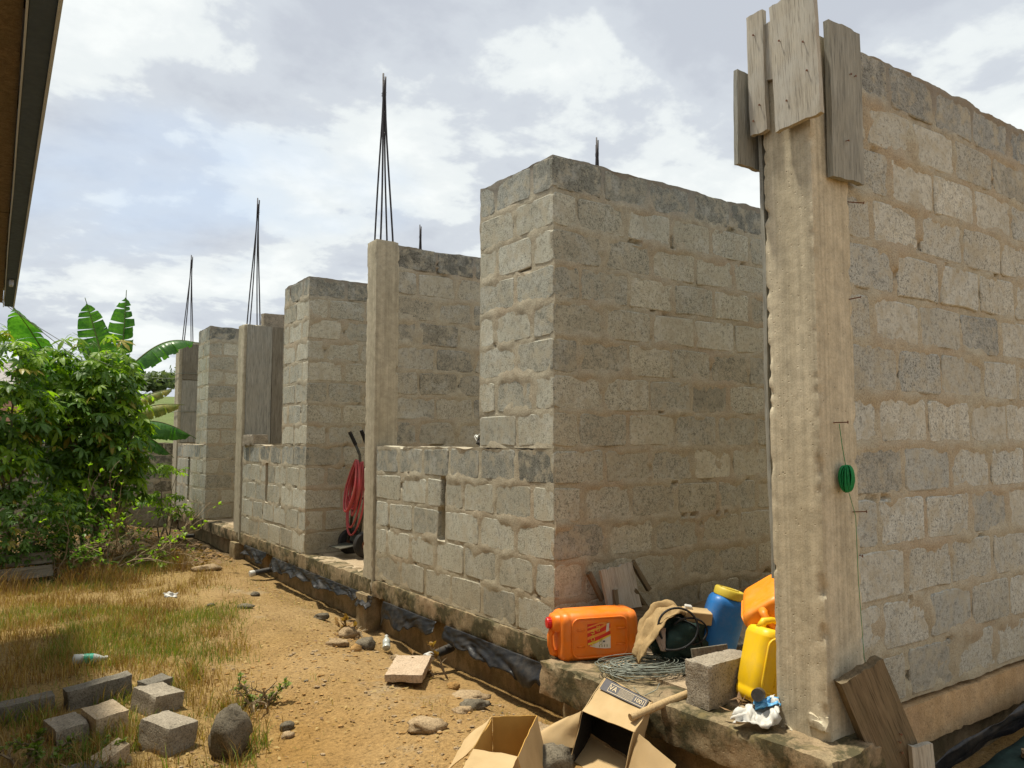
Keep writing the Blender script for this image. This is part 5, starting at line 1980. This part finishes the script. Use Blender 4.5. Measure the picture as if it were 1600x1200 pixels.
def bushy(name, label, cat, base, stems, centers, count, parts, mats, probs, seed, leaf_scale=(0.8, 1.25), inner=0.55, group=None):
    """a leafy plant: stems, some hundreds of single leaves as parts and the rest as one mass of foliage.
    centers: list of (centre, radii) ellipsoids that make up the crown"""
    r_ = random.Random(seed)
    t = empty(name, base, label, cat, group)
    for (pts, r0) in stems:
        MB().tube(pts, [r0 * (1 - .75 * i / (len(pts) - 1)) for i in range(len(pts))], 6).build('stem', M['bark'], t, smooth=True)
    meshes = {}
    for mi_, mt in enumerate(mats):
        for k, pm in enumerate(PALM):
            me = mesh_np('leaf', pm.v, pm.f)
            me.materials.append(mt)
            meshes[(mi_, k)] = me
    leaves = []
    wts = [c[1][0] * c[1][1] * c[1][2] for c in centers]
    for i in range(count):
        c, rad = r_.choices(centers, wts)[0]
        d = Vector((r_.gauss(0, 1), r_.gauss(0, 1), r_.gauss(0, 1))).normalized()
        q = inner + (1 - inner) * r_.random() ** .6
        p = Vector(c) + Vector((d.x * rad[0], d.y * rad[1], d.z * rad[2])) * q
        if p.z < base[2] + .25:
            continue
        az = math.atan2(d.x, d.y) + r_.gauss(0, .6)
        m_ = Matrix.Translation(p) @ Euler((R(r_.gauss(-22, 18)), R(r_.gauss(0, 16)), -az)).to_matrix().to_4x4() @ Matrix.Scale(r_.uniform(*leaf_scale), 4)
        w_ = [pb * (1.0 if k == 0 else (max(0.05, d.z + .35) * 1.6 if k == 1 else 1)) for k, pb in enumerate(probs)]  # upper leaves favour the brighter colour, sunlight put into the leaf tone
        leaves.append((p, m_, r_.choices(range(len(mats)), w_)[0], r_.randrange(len(PALM))))
    leaves.sort(key=lambda L: (L[0] - EYE).length)
    for (p, m_, mi_, k) in leaves[:parts]:
        o = bpy.data.objects.new('leaf', meshes[(mi_, k)])
        COL.objects.link(o)
        o.matrix_basis = m_
        adopt(o, t)
    V, F, MI = [], [], []
    b = 0
    for (p, m_, mi_, k) in leaves[parts:]:
        arr = np.array(PALM[k].v)
        mm = np.array(m_)
        V.append(arr @ mm[:3, :3].T + mm[:3, 3])
        F += [tuple(b + i for i in f) for f in PALM[k].f]
        MI += [mi_] * len(PALM[k].f)
        b += len(arr)
    if V:
        me = mesh_np('foliage', np.concatenate(V), F, MI)
        o = link('foliage', me, mats, t)
        o['kind'] = 'stuff'
    return t


LM = [M['leaf_a'], M['leaf_b'], M['leaf_yellow']]


def stems_to(base, tips, r0, seed):
    r_ = random.Random(seed)
    out = []
    for tp in tips:
        a, b = Vector(base) + Vector((r_.uniform(-.12, .12), r_.uniform(-.12, .12), -.05)), Vector(tp)
        pts = [a.lerp(b, u) + Vector((r_.uniform(-.05, .05), r_.uniform(-.05, .05), 0)) * (0 < u < 1) for u in (0, .25, .5, .75, 1)]
        out.append((pts, r0))
    return out


b0 = (1.42, 13.0, gz(1.42, 13.0))
bushy('cassava_plant', 'large dark green cassava bush in front of the banana leaves', 'bush', b0,
      stems_to(b0, ((1.0, 12.8, 2.2), (1.5, 12.9, 2.7), (1.9, 13.1, 2.3), (1.3, 12.6, 1.8), (1.9, 12.8, 1.5)), .035, 1),
      [((1.32, 13.0, 1.92), (.68, .70, .86)), ((1.05, 12.9, 1.5), (.70, .7, .85)), ((1.70, 12.95, 1.40), (.48, .6, .85)), ((1.35, 12.9, .75), (.75, .6, .6)), ((1.62, 13.0, 2.35), (.36, .5, .45)), ((.72, 12.8, 2.45), (.36, .35, .30)), ((1.80, 13.0, 2.05), (.34, .35, .22)), ((1.10, 12.9, 2.75), (.28, .3, .2)), ((1.55, 12.9, 2.8), (.2, .25, .15)), ((.9, 12.5, 1.9), (.35, .3, .2)), ((1.6, 12.4, 1.2), (.4, .3, .2))],
      1350, 290, LM, (.8, 1.2, .05), 21, (.7, 1.6))
b0 = (0.30, 12.2, gz(.3, 12.2))
bushy('cassava_plant', 'lime green cassava plant at the left edge under the eave', 'bush', b0,
      stems_to(b0, ((.05, 12.0, 2.3), (.4, 12.2, 2.5), (.65, 12.3, 2.0)), .03, 2),
      [((.12, 12.1, 2.35), (.55, .55, .50)), ((.30, 12.2, 1.75), (.60, .6, .45)), ((.15, 12.0, 1.0), (.6, .5, .45)), ((-.3, 12.0, 1.6), (.5, .6, .9))],
      1000, 200, LM, (.8, .9, .06), 22)
b0 = (0.42, 11.6, gz(.42, 11.6))
bushy('shrub', 'low dark shrub in the shade at the left edge', 'bush', b0,
      stems_to(b0, ((.2, 11.5, .4), (.7, 11.6, .5), (.9, 11.8, .4)), .02, 3),
      [((.35, 11.6, .25), (.75, .5, .55)), ((.9, 11.9, .25), (.45, .4, .5))],
      700, 120, LM, (1.0, .25, .02), 23, (.45, .8))
b0 = (2.75, 15.0, gz(2.75, 15.0))
bushy('shrub', 'small bright green shrub standing at the foot of farthest column', 'bush', b0,
      stems_to(b0, ((2.65, 14.9, .75), (2.95, 14.9, .8), (2.6, 14.8, .4), (2.9, 14.8, .3)), .014, 4),
      [((2.72, 14.9, .85), (.42, .3, .14)), ((2.60, 14.8, .36), (.45, .3, .12)), ((2.85, 14.8, .12), (.35, .3, .12))],
      110, 110, [M['leaf_b'], M['leaf_b'], M['leaf_a']], (1.0, .5, .4), 24, (.6, .95), .3)


# twiggy half-bare bush
def twiggy(name, label, base, seed, n_main, height, spread, leaf_mat, leaf_n, lean=(0, 0), cat='bush', leafy=.35, ls=1.0):
    r_ = random.Random(seed)
    t = empty(name, base, label, cat)
    ends = []
    for k in range(n_main):
        m = MB()
        a = r_.uniform(0, 2 * math.pi)
        p = Vector(base) + Vector((r_.uniform(-.1, .1), r_.uniform(-.1, .1), -.03))
        d = Vector((math.cos(a) * spread + lean[0], math.sin(a) * spread * .7 + lean[1], 1)).normalized()
        pts = [p.copy()]
        for i in range(8):
            d = (d + Vector((r_.uniform(-.35, .35), r_.uniform(-.35, .35), r_.uniform(-.32, .18)))).normalized()
            p = p + d * height / 8 * r_.uniform(.8, 1.3)
            pts.append(p.copy())
        m.tube(pts, [.010 * (1 - .8 * i / 8) + .002 for i in range(9)], 4)
        for i in range(2, 9):
            for _ in range(2):
                q, e = pts[i].copy(), (d + Vector((r_.uniform(-1, 1), r_.uniform(-1, 1), r_.uniform(-.5, .6)))).normalized()
                sub = [q.copy()]
                for j in range(4):
                    e = (e + Vector((r_.uniform(-.4, .4), r_.uniform(-.4, .4), r_.uniform(-.3, .3)))).normalized()
                    q = q + e * height / 15
                    sub.append(q.copy())
                    if r_.random() < leafy:
                        ends.append((q.copy(), e.copy()))
                m.tube(sub, [.0042, .0036, .003, .0025, .0018], 3)
        m.build('branch', M['twig'], t)
    V = MB()
    for (q, e) in ends[:leaf_n]:
        for _ in range(r_.randint(2, 5)):
            dd = (e + Vector((r_.uniform(-1, 1), r_.uniform(-1, 1), r_.uniform(-.3, .9)))).normalized()
            l = r_.uniform(.035, .075) * ls
            vs, fs = leaflet(q, dd, Vector((0.1, 0.05, 1)), l, l * .30, .2, .2)
            V.add(vs, fs)
    if V.v:
        o = V.build('foliage', leaf_mat, t)
        o['kind'] = 'stuff'


twiggy('twig_bush', 'half bare twiggy bush in front of the big cassava bush', (1.45, 11.7, gz(1.45, 11.7)), 31, 12, 1.25, .95, M['leaf_b'], 330, (0.0, -.1))
twiggy('twig_bush', 'tangle of grey twigs with few leaves right of the cassava bush', (1.95, 12.1, gz(1.95, 12.1)), 32, 9, 1.0, 1.1, M['leaf_b'], 90, (-.1, -.1), leafy=.12)
twiggy('twig_bush', 'leafy twig bush in shade left of the bare twigs', (0.85, 11.4, gz(.85, 11.4)), 33, 10, .85, .9, M['leaf_a'], 420, leafy=.6)
twiggy('weed', 'small green weed tuft beside the boulder on the path edge', (1.55, 5.22, gz(1.55, 5.22)), 34, 9, .20, .45, M['grass_green'], 150, cat='weed', leafy=.7, ls=.45)
twiggy('weed', 'low dark weed at the lower left corner of picture', (0.28, 5.05, gz(.28, 5.05)), 35, 8, .20, .8, M['grass_green'], 170, cat='weed', leafy=.6, ls=.5)
twiggy('weed', 'dark little weed in front of the grey heap blocks', (0.55, 4.75, gz(.55, 4.75)), 36, 5, .14, .8, M['grass_green'], 90, cat='weed', leafy=.5, ls=.4)
twiggy('weed', 'dry weed growing against the plinth under the slim column', (2.98, 6.9, gz(2.98, 6.9)), 37, 5, .22, .8, M['grass_dry'], 40, cat='weed', leafy=.2)
twiggy('weed', 'dry weed stalks against the footing near the drain pipe', (3.0, 5.35, gz(3.0, 5.35)), 38, 4, .25, .7, M['grass_dry'], 30, cat='weed', leafy=.2)


def banana_leaf(parent, base, tip, width, sag, seed, mat, tear=.35, fold=.25, side=None):
    """a long blade on a curved midrib, both halves torn into strips"""
    r_ = random.Random(seed)
    a, b = Vector(base), Vector(tip)
    ln = (b - a).length
    n = 40
    mid = []
    for i in range(n + 1):
        u = i / n
        p = a.lerp(b, u) + Vector((0, 0, sag * math.sin(u * math.pi)))
        mid.append(p)
    ax_ = (b - a).normalized()
    sd = Vector(side) if side else ax_.cross(Vector((0, 0, 1)))
    sd = (sd - ax_ * sd.dot(ax_)).normalized()
    up = sd.cross(ax_)
    if up.z < 0:
        up = -up
    vs, fs = [], []
    for s in (-1, 1):
        droop = fold
        i = 0
        while i < n:
            k = r_.randint(2, 6)
            j = min(n, i + k)
            gap = r_.uniform(.4, 1.3) if r_.random() < tear else 0.0
            dr = fold + r_.uniform(-.12, .28)
            for q in range(i, j):
                quad = []
                for (z_, sh) in ((q, 0), (q + 1, -gap if q + 1 == j else 0)):
                    u = z_ / n
                    w_ = width * .5 * max(.02, math.sin(min(1, u * 1.04 + .06) * math.pi) ** .55)
                    row = []
                    for v in (0, .35, .7, 1):
                        zi = max(i, z_ + sh * v)
                        i0 = min(int(zi), n - 1)
                        p = mid[i0].lerp(mid[i0 + 1], zi - i0)
                        p = p + sd * s * w_ * v * math.cos(dr * v) - up * w_ * v * v * math.sin(dr) * 1.1 + ax_ * w_ * .18 * v
                        p = p + up * .006 * math.sin(zi * 2.9) * v
                        row.append(p)
                    quad.append(row)
                base_i = len(vs)
                vs += quad[0] + quad[1]
                for v in range(3):
                    f = (base_i + v, base_i + v + 1, base_i + 5 + v, base_i + 4 + v)
                    fs.append(f if s > 0 else f[::-1])
            i = j
    m = MB()
    m.add(vs, fs)
    leaf = m.build('leaf', mat, parent, smooth=True)
    MB().tube([mid[i] + up * .004 for i in range(0, n + 1, 2)], [.016 * (1 - .85 * i / n) + .002 for i in range(0, n + 1, 2)], 5).build('midrib', M['banana_stem'], leaf, smooth=True)


bp = empty('banana_plant', (2.0, 14.7, -.4), 'banana plant with torn leaves behind the cassava bush', 'banana plant')
MB().tube([(2.0, 14.7, -.5), (1.98, 14.7, .6), (2.0, 14.65, 1.6), (1.98, 14.6, 2.3)], [.12, .11, .09, .06], 10).build('stem', M['banana_stem'], bp, smooth=True)
vr = (0.82, -0.57, 0)
banana_leaf(bp, (1.92, 14.55, 2.3), (1.95, 14.5, 3.95), .50, 0.0, 1, M['banana'], .75, .35, vr)
banana_leaf(bp, (1.72, 14.5, 2.4), (1.33, 14.5, 3.75), .56, 0.03, 2, M['banana'], .6, .2, vr)
banana_leaf(bp, (1.62, 14.7, 2.5), (1.60, 14.7, 3.42), .26, 0.0, 3, M['banana_dry'], .3, .2, vr)
banana_leaf(bp, (1.95, 14.5, 2.50), (3.14, 14.4, 3.10), .60, .26, 4, M['banana'], .35, .75)
banana_leaf(bp, (1.95, 14.8, 1.75), (3.05, 15.0, 2.02), .46, .10, 5, M['banana_dry'], .35, 1.0)
banana_leaf(bp, (1.95, 14.6, 1.65), (3.16, 14.5, 1.40), .60, .16, 6, M['banana'], .3, 1.0)
banana_leaf(bp, (1.95, 14.5, 1.45), (2.78, 14.4, 1.06), .50, .16, 7, M['banana'], .2, .8)
banana_leaf(bp, (2.0, 15.2, 1.9), (3.0, 15.6, 2.35), .34, .08, 8, M['banana_dry'], .4, .9)
bp = empty('banana_plant', (1.15, 14.0, -.4), 'banana plant whose big leaf reaches up to the eave', 'banana plant')
MB().tube([(1.15, 14.0, -.5), (1.12, 14.0, .8), (1.1, 13.9, 1.9)], [.11, .10, .07], 10).build('stem', M['banana_stem'], bp, smooth=True)
banana_leaf(bp, (1.05, 13.7, 2.05), (0.24, 12.7, 3.30), .62, .10, 11, M['banana'], .1, .45, vr)
banana_leaf(bp, (1.0, 13.7, 2.0), (0.35, 13.2, 2.2), .50, .25, 12, M['banana'], .3, .8)
banana_leaf(bp, (1.1, 13.8, 1.7), (0.75, 13.0, 1.2), .45, .3, 13, M['banana'], .3, .8)
banana_leaf(bp, (1.1, 13.8, 1.8), (0.4, 12.9, 1.55), .42, .25, 14, M['banana_dry'], .3, .8)


# ------------------------------------------------------------------ grass, litter, gravel
def blades(name, label, pts, hmin, hmax, wid, mats, probs, seed, lean=.5):
    r_ = np.random.RandomState(seed)
    n = len(pts)
    x, y, hs = pts[:, 0], pts[:, 1], pts[:, 2]
    z = ground_z(x, y) - .01
    h = (hmin + (hmax - hmin) * r_.rand(n) ** 1.4) * hs
    a = r_.rand(n) * 2 * np.pi
    lx, ly = np.cos(a) * lean * h * r_.rand(n), np.sin(a) * lean * h * r_.rand(n)
    b = r_.rand(n) * np.pi
    wx, wy = np.cos(b) * wid * .5, np.sin(b) * wid * .5
    V = np.zeros((n, 5, 3))
    V[:, 0] = np.stack([x - wx, y - wy, z], 1)
    V[:, 1] = np.stack([x + wx, y + wy, z], 1)
    V[:, 2] = np.stack([x + lx * .4 + wx * .8, y + ly * .4 + wy * .8, z + h * .6], 1)
    V[:, 3] = np.stack([x + lx * .4 - wx * .8, y + ly * .4 - wy * .8, z + h * .6], 1)
    V[:, 4] = np.stack([x + lx, y + ly, z + h * (1 - .25 * np.minimum(1, (lx ** 2 + ly ** 2) / (h * h + 1e-6)))], 1)
    base = np.arange(n)[:, None] * 5
    q = base + np.array([0, 1, 2, 3])
    t = base + np.array([3, 2, 4])
    me = bpy.data.meshes.new(name)
    me.vertices.add(n * 5)
    me.vertices.foreach_set('co', V.astype(np.float32).ravel())
    loops = np.concatenate([q, t], 1).astype(np.int32)
    me.loops.add(n * 7)
    me.loops.foreach_set('vertex_index', loops.ravel())
    me.polygons.add(n * 2)
    st_ = np.stack([np.arange(n) * 7, np.arange(n) * 7 + 4], 1).astype(np.int32)
    me.polygons.foreach_set('loop_start', st_.ravel())
    me.polygons.foreach_set('loop_total', np.tile(np.array([4, 3], dtype=np.int32), n))
    mi = r_.choice(len(mats), n, p=np.array(probs) / sum(probs))
    me.polygons.foreach_set('material_index', np.repeat(mi, 2).astype(np.int32))
    me.update(calc_edges=True)
    o = link(name, me, mats)
    tag(o, label, 'grass', kind='stuff')
    return o


def scatter(n, x0, x1, y0, y1, fn, seed):
    r_ = np.random.RandomState(seed)
    x = r_.uniform(x0, x1, n)
    y = r_.uniform(y0, y1, n)
    d = fn(x, y)
    k = r_.rand(n) < d
    return np.stack([x[k], y[k], (0.55 + 0.45 * d)[k]], 1)


def edge_x(y):
    return 0.55 + 0.185 * y


def dry_density(x, y):
    e = smooth(0.25, -0.35, x - edge_x(y) + .35 * fbm(x * 1.6, y * 1.6, 41, 3))
    cl = np.clip(.42 + 1.3 * fbm(x * 2.8, y * 2.8, 42, 4), .02, 1)
    near = smooth(4.1, 5.0, y)
    return e * cl * (0.25 + .75 * near)


blades('dry_grass', 'tall dry rust coloured grass left of the path', scatter(105000, -0.3, 2.9, 4.2, 12.4, lambda x, y: dry_density(x, y) * .65, 51), .03, .18, .0052, [M['grass_dry'], M['grass_straw']], (.60, .40), 61, .75)
blades('green_grass', 'patch of short green grass among the dry grass', scatter(95000, -0.2, 2.9, 4.2, 12.5, lambda x, y: np.clip(fbm(x * 1.1 + 3, y * 1.1, 44, 3) * 1.5 + .9 * np.exp(-((x - .78) ** 2 / .22 + (y - 7.6) ** 2 / 1.6)) + .5 * np.exp(-((y - 11.9) ** 2 / .5)) - .09, 0, 1) * smooth(.3, -.2, x - edge_x(y) - .15), 52), .04, .15, .0045, [M['grass_green'], M['grass_straw']], (.7, .3), 62, .8)
blades('grass_tufts', 'tufts of green and dry grass between the loose blocks', scatter(16000, 0.1, 1.45, 4.3, 6.3, lambda x, y: np.clip(fbm(x * 5 + 1, y * 5, 77, 3) * 1.6 - .25, 0, 1), 55), .05, .22, .0055, [M['grass_green'], M['grass_straw'], M['grass_dry']], (.4, .3, .3), 65, .9)
blades('sparse_grass', 'sparse dry stalks along the plinth and on the path', scatter(26000, 1.0, 3.15, 3.2, 12.0, lambda x, y: np.clip(fbm(x * 2 + 9, y * 2, 45, 3) * 1.2 - .15 + .55 * smooth(2.6, 3.0, x), 0, 1) * .5, 53), .02, .10, .0035, [M['grass_straw'], M['grass_dry'], M['grass_green']], (.6, .25, .15), 63, 1.3)
blades('brown_weeds', 'tall brown dead weeds at the far end below the bushes', scatter(26000, -0.2, 2.4, 10.6, 13.0, lambda x, y: np.clip(.4 + fbm(x * 3, y * 3, 46, 3), 0, 1) * .7, 54), .10, .42, .005, [M['grass_dry'], M['litter'], M['grass_straw']], (.55, .35, .10), 64, .8)


def flakes(name, label, cat, n, x0, x1, y0, y1, fn, size, mats, seed, flat=.35):
    p = scatter(n, x0, x1, y0, y1, fn, seed)
    r_ = np.random.RandomState(seed + 1)
    n = len(p)
    s = size[0] + (size[1] - size[0]) * r_.rand(n) ** 2
    z = ground_z(p[:, 0], p[:, 1]) + .006
    a = r_.rand(n) * 2 * np.pi
    V = np.zeros((n, 4, 3))
    for k, (u, v) in enumerate(((-1, 0), (0, -.45), (1, 0), (0, .45))):
        V[:, k, 0] = p[:, 0] + s * (u * np.cos(a) - v * np.sin(a))
        V[:, k, 1] = p[:, 1] + s * (u * np.sin(a) + v * np.cos(a))
        V[:, k, 2] = z + s * flat * (r_.rand(n) * 1.2)
    f = np.arange(n * 4).reshape(n, 4)
    me = mesh_np(name, V.reshape(-1, 3), f, r_.randint(0, len(mats), n))
    o = link(name, me, mats)
    tag(o, label, cat, kind='stuff')


flakes('leaf_litter', 'brown dead leaves littering the ground under the bushes', 'leaves', 9000, -.3, 3.15, 11.4, 16.8, lambda x, y: np.clip(.5 + fbm(x * 2, y * 2, 47, 3), 0, 1), (.015, .06), [M['litter'], M['grass_dry']], 71, .7)
flakes('straw_litter', 'bits of straw and dry leaf scattered on the path', 'straw', 9000, .6, 3.15, 3.0, 11.5, lambda x, y: np.clip(.25 + .8 * fbm(x * 1.7, y * 1.7, 48, 3), 0, 1), (.006, .022), [M['grass_straw'], M['litter'], M['grass_straw']], 72, .5)


def gravel(n, seed):
    base = []
    for k in range(6):
        r_ = random.Random(900 + k)
        vs = []
        for th, cnt in ((0, 1), (55, 5), (110, 5)):
            for i in range(cnt):
                a = 2 * math.pi * i / cnt + th
                d = Vector((math.sin(R(th)) * math.cos(a), math.sin(R(th)) * math.sin(a), math.cos(R(th)) * .7))
                vs.append(d * r_.uniform(.75, 1.2))
        fs = [(0, 1 + i, 1 + (i + 1) % 5) for i in range(5)]
        fs += [(1 + i, 6 + i, 6 + (i + 1) % 5, 1 + (i + 1) % 5) for i in range(5)]
        base.append((np.array([tuple(v) for v in vs]), fs))
    p = scatter(n, .7, 3.12, 2.6, 10.0, lambda x, y: np.clip(.30 + .9 * fbm(x * 1.3, y * 1.3, 49, 3) + .55 * smooth(6.5, 4.5, y), 0.03, 1) * (0.35 + .65 * smooth(8.5, 5.5, y)) * (1 - .8 * np.clip(dry_density(x, y), 0, 1)), seed)
    r_ = np.random.RandomState(seed)
    V, F, MI = [], [], []
    b = 0
    zz_ = ground_z(p[:, 0], p[:, 1])
    for i in range(len(p)):
        vs, fs = base[r_.randint(6)]
        s = .004 + .017 * r_.rand() ** 5
        a = r_.rand() * 6.28
        c, sn = math.cos(a), math.sin(a)
        sx_, sy_, sz_ = s * r_.uniform(.8, 1.6), s * r_.uniform(.8, 1.3), s * r_.uniform(.5, .9)
        q = vs * (sx_, sy_, sz_)
        V.append(np.stack([q[:, 0] * c - q[:, 1] * sn + p[i, 0], q[:, 0] * sn + q[:, 1] * c + p[i, 1], q[:, 2] + zz_[i] + sz_ * .2], 1))
        F += [tuple(b + k for k in f) for f in fs]
        MI += [r_.choice(3, p=[.60, .385, .015])] * len(fs)
        b += len(vs)
    me = mesh_np('gravel', np.concatenate(V), F, MI)
    o = link('gravel', me, [M['stone_ochre'], M['stone_tan'], M['stone_grey']])
    tag(o, 'ochre gravel scattered over the near part of path', 'gravel', kind='stuff')


gravel(10000, 81)

# rotting boards in the shade at the left edge
for k, (y, z_) in enumerate(((11.15, -.30), (11.3, -.16))):
    plank('plank', None, (1.1, .14, .03), M['wood_dark'], 90 + k, frame((.25, y, z_ + .05), (1, .05 * k, .03), (0, .3, 1)), label=('lower' if k == 0 else 'upper') + ' rotting board in the shade at the left edge', cat='plank')
m = MB()
m.tube([(1.38, 11.9, -.33), (1.72, 12.0, -.24), (2.05, 12.05, -.12)], [.03, .028, .022], 7)
o = m.build('branch', M['twig'], smooth=True)
tag(o, 'fallen pale branch on the ground before the twiggy bush', 'branch')

# ------------------------------------------------------------------ wires, far trees, far house
def catenary(a, b, sag, r0, label, hang=None):
    a, b = Vector(a), Vector(b)
    t = empty('overhead_wire', a, label, 'wire')
    pts = [a.lerp(b, i / 16) - Vector((0, 0, sag * 4 * (i / 16) * (1 - i / 16))) for i in range(17)]
    MB().tube(pts, r0, 4).build('line', M['wire'], t, smooth=True)
    if hang:
        p = pts[hang]
        MB().tube([p, p - Vector((0, 0, .10))], .006, 5).build('cord', M['rubber'], t)
        MB().lathe([(.012, 0), (.03, -.03), (.036, -.10), (.02, -.13)][::-1], 10, mat=Matrix.Translation(p - Vector((0, 0, .10)))).build('lamp_holder', M['rubber'], t, smooth=True)


catenary((0.10, 9.1, 2.74), (3.25, 16.6, 2.64), .25, .004, 'thin wire strung from the eave to the farthest column')
catenary((0.10, 9.12, 2.78), (3.4, 21.0, 2.45), .15, .005, 'thin wire with a hanging lamp holder beyond the bushes', 12)


def far_tree(x, y, h, w_, label, seed):
    r_ = random.Random(seed)
    z0 = gz(x, y)
    t = empty('tree', (x, y, z0), label, 'tree', 'distant trees on the rise')
    MB().tube([(x, y, z0 - .2), (x + .1, y, z0 + h * .35), (x, y, z0 + h * .6)], [w_ * .05, w_ * .04, w_ * .02], 6).build('trunk', M['bark'], t)
    m = MB()
    for k in range(420):
        d = Vector((r_.gauss(0, 1), r_.gauss(0, 1), r_.gauss(0, 1))).normalized() * (.35 + .65 * r_.random())
        lump = 1 + .35 * mnoise.noise(d * 2 + Vector((seed, 0, 0)))
        c = Vector((x + d.x * w_ * .5 * lump, y + d.y * w_ * .5 * lump, z0 + h * .62 + d.z * h * .40 * lump))
        e = Vector((r_.uniform(-1, 1), r_.uniform(-1, 1), r_.uniform(-1, 1))).normalized() * w_ * .07
        f = e.cross(Vector((r_.uniform(-1, 1), r_.uniform(-1, 1), 1))).normalized() * w_ * .05
        m.add([c - e, c - f, c + e, c + f], [(0, 1, 2, 3)])
    m.build('crown', M['far_tree'], t)


for k, (x, y, h, w_) in enumerate(((16.5, 98, 3.2, 6), (20.5, 100, 4.4, 5), (24.0, 101, 4.0, 6), (28, 99, 3.4, 7), (12.0, 97, 3.6, 6), (7.5, 99, 4.2, 7), (3, 98, 4, 6))):
    far_tree(x, y, h, w_, ['low distant tree first left of the farthest column', 'tallest distant tree on the rise', 'bushy distant tree close beside the farthest column', 'wide distant tree hidden behind the farthest column',
                           'distant tree behind the banana leaves', 'distant tree behind the cassava bush', 'distant tree far left on the rise'][k], 300 + k)

hs = empty('far_house', (0.9, 27, -.4), 'pinkish house glimpsed through the leaves at left', 'house')
MB().box((0.4, 27.5, 1.3), (3.4, 3.0, 3.4)).build('wall', M['pink_wall'], hs)
MB().add([(-1.6, 25.8, 2.95), (2.4, 25.8, 2.95), (2.4, 29.2, 2.95), (-1.6, 29.2, 2.95), (-1.6, 27.5, 3.7), (2.4, 27.5, 3.7)], [(0, 1, 5, 4), (2, 3, 4, 5), (0, 4, 3), (1, 2, 5), (0, 3, 2, 1)]).build('roof', M['roof_metal'], hs)
MB().box((1.2, 25.99, 1.5), (.8, .06, 1.0)).build('window', M['fascia'], hs)
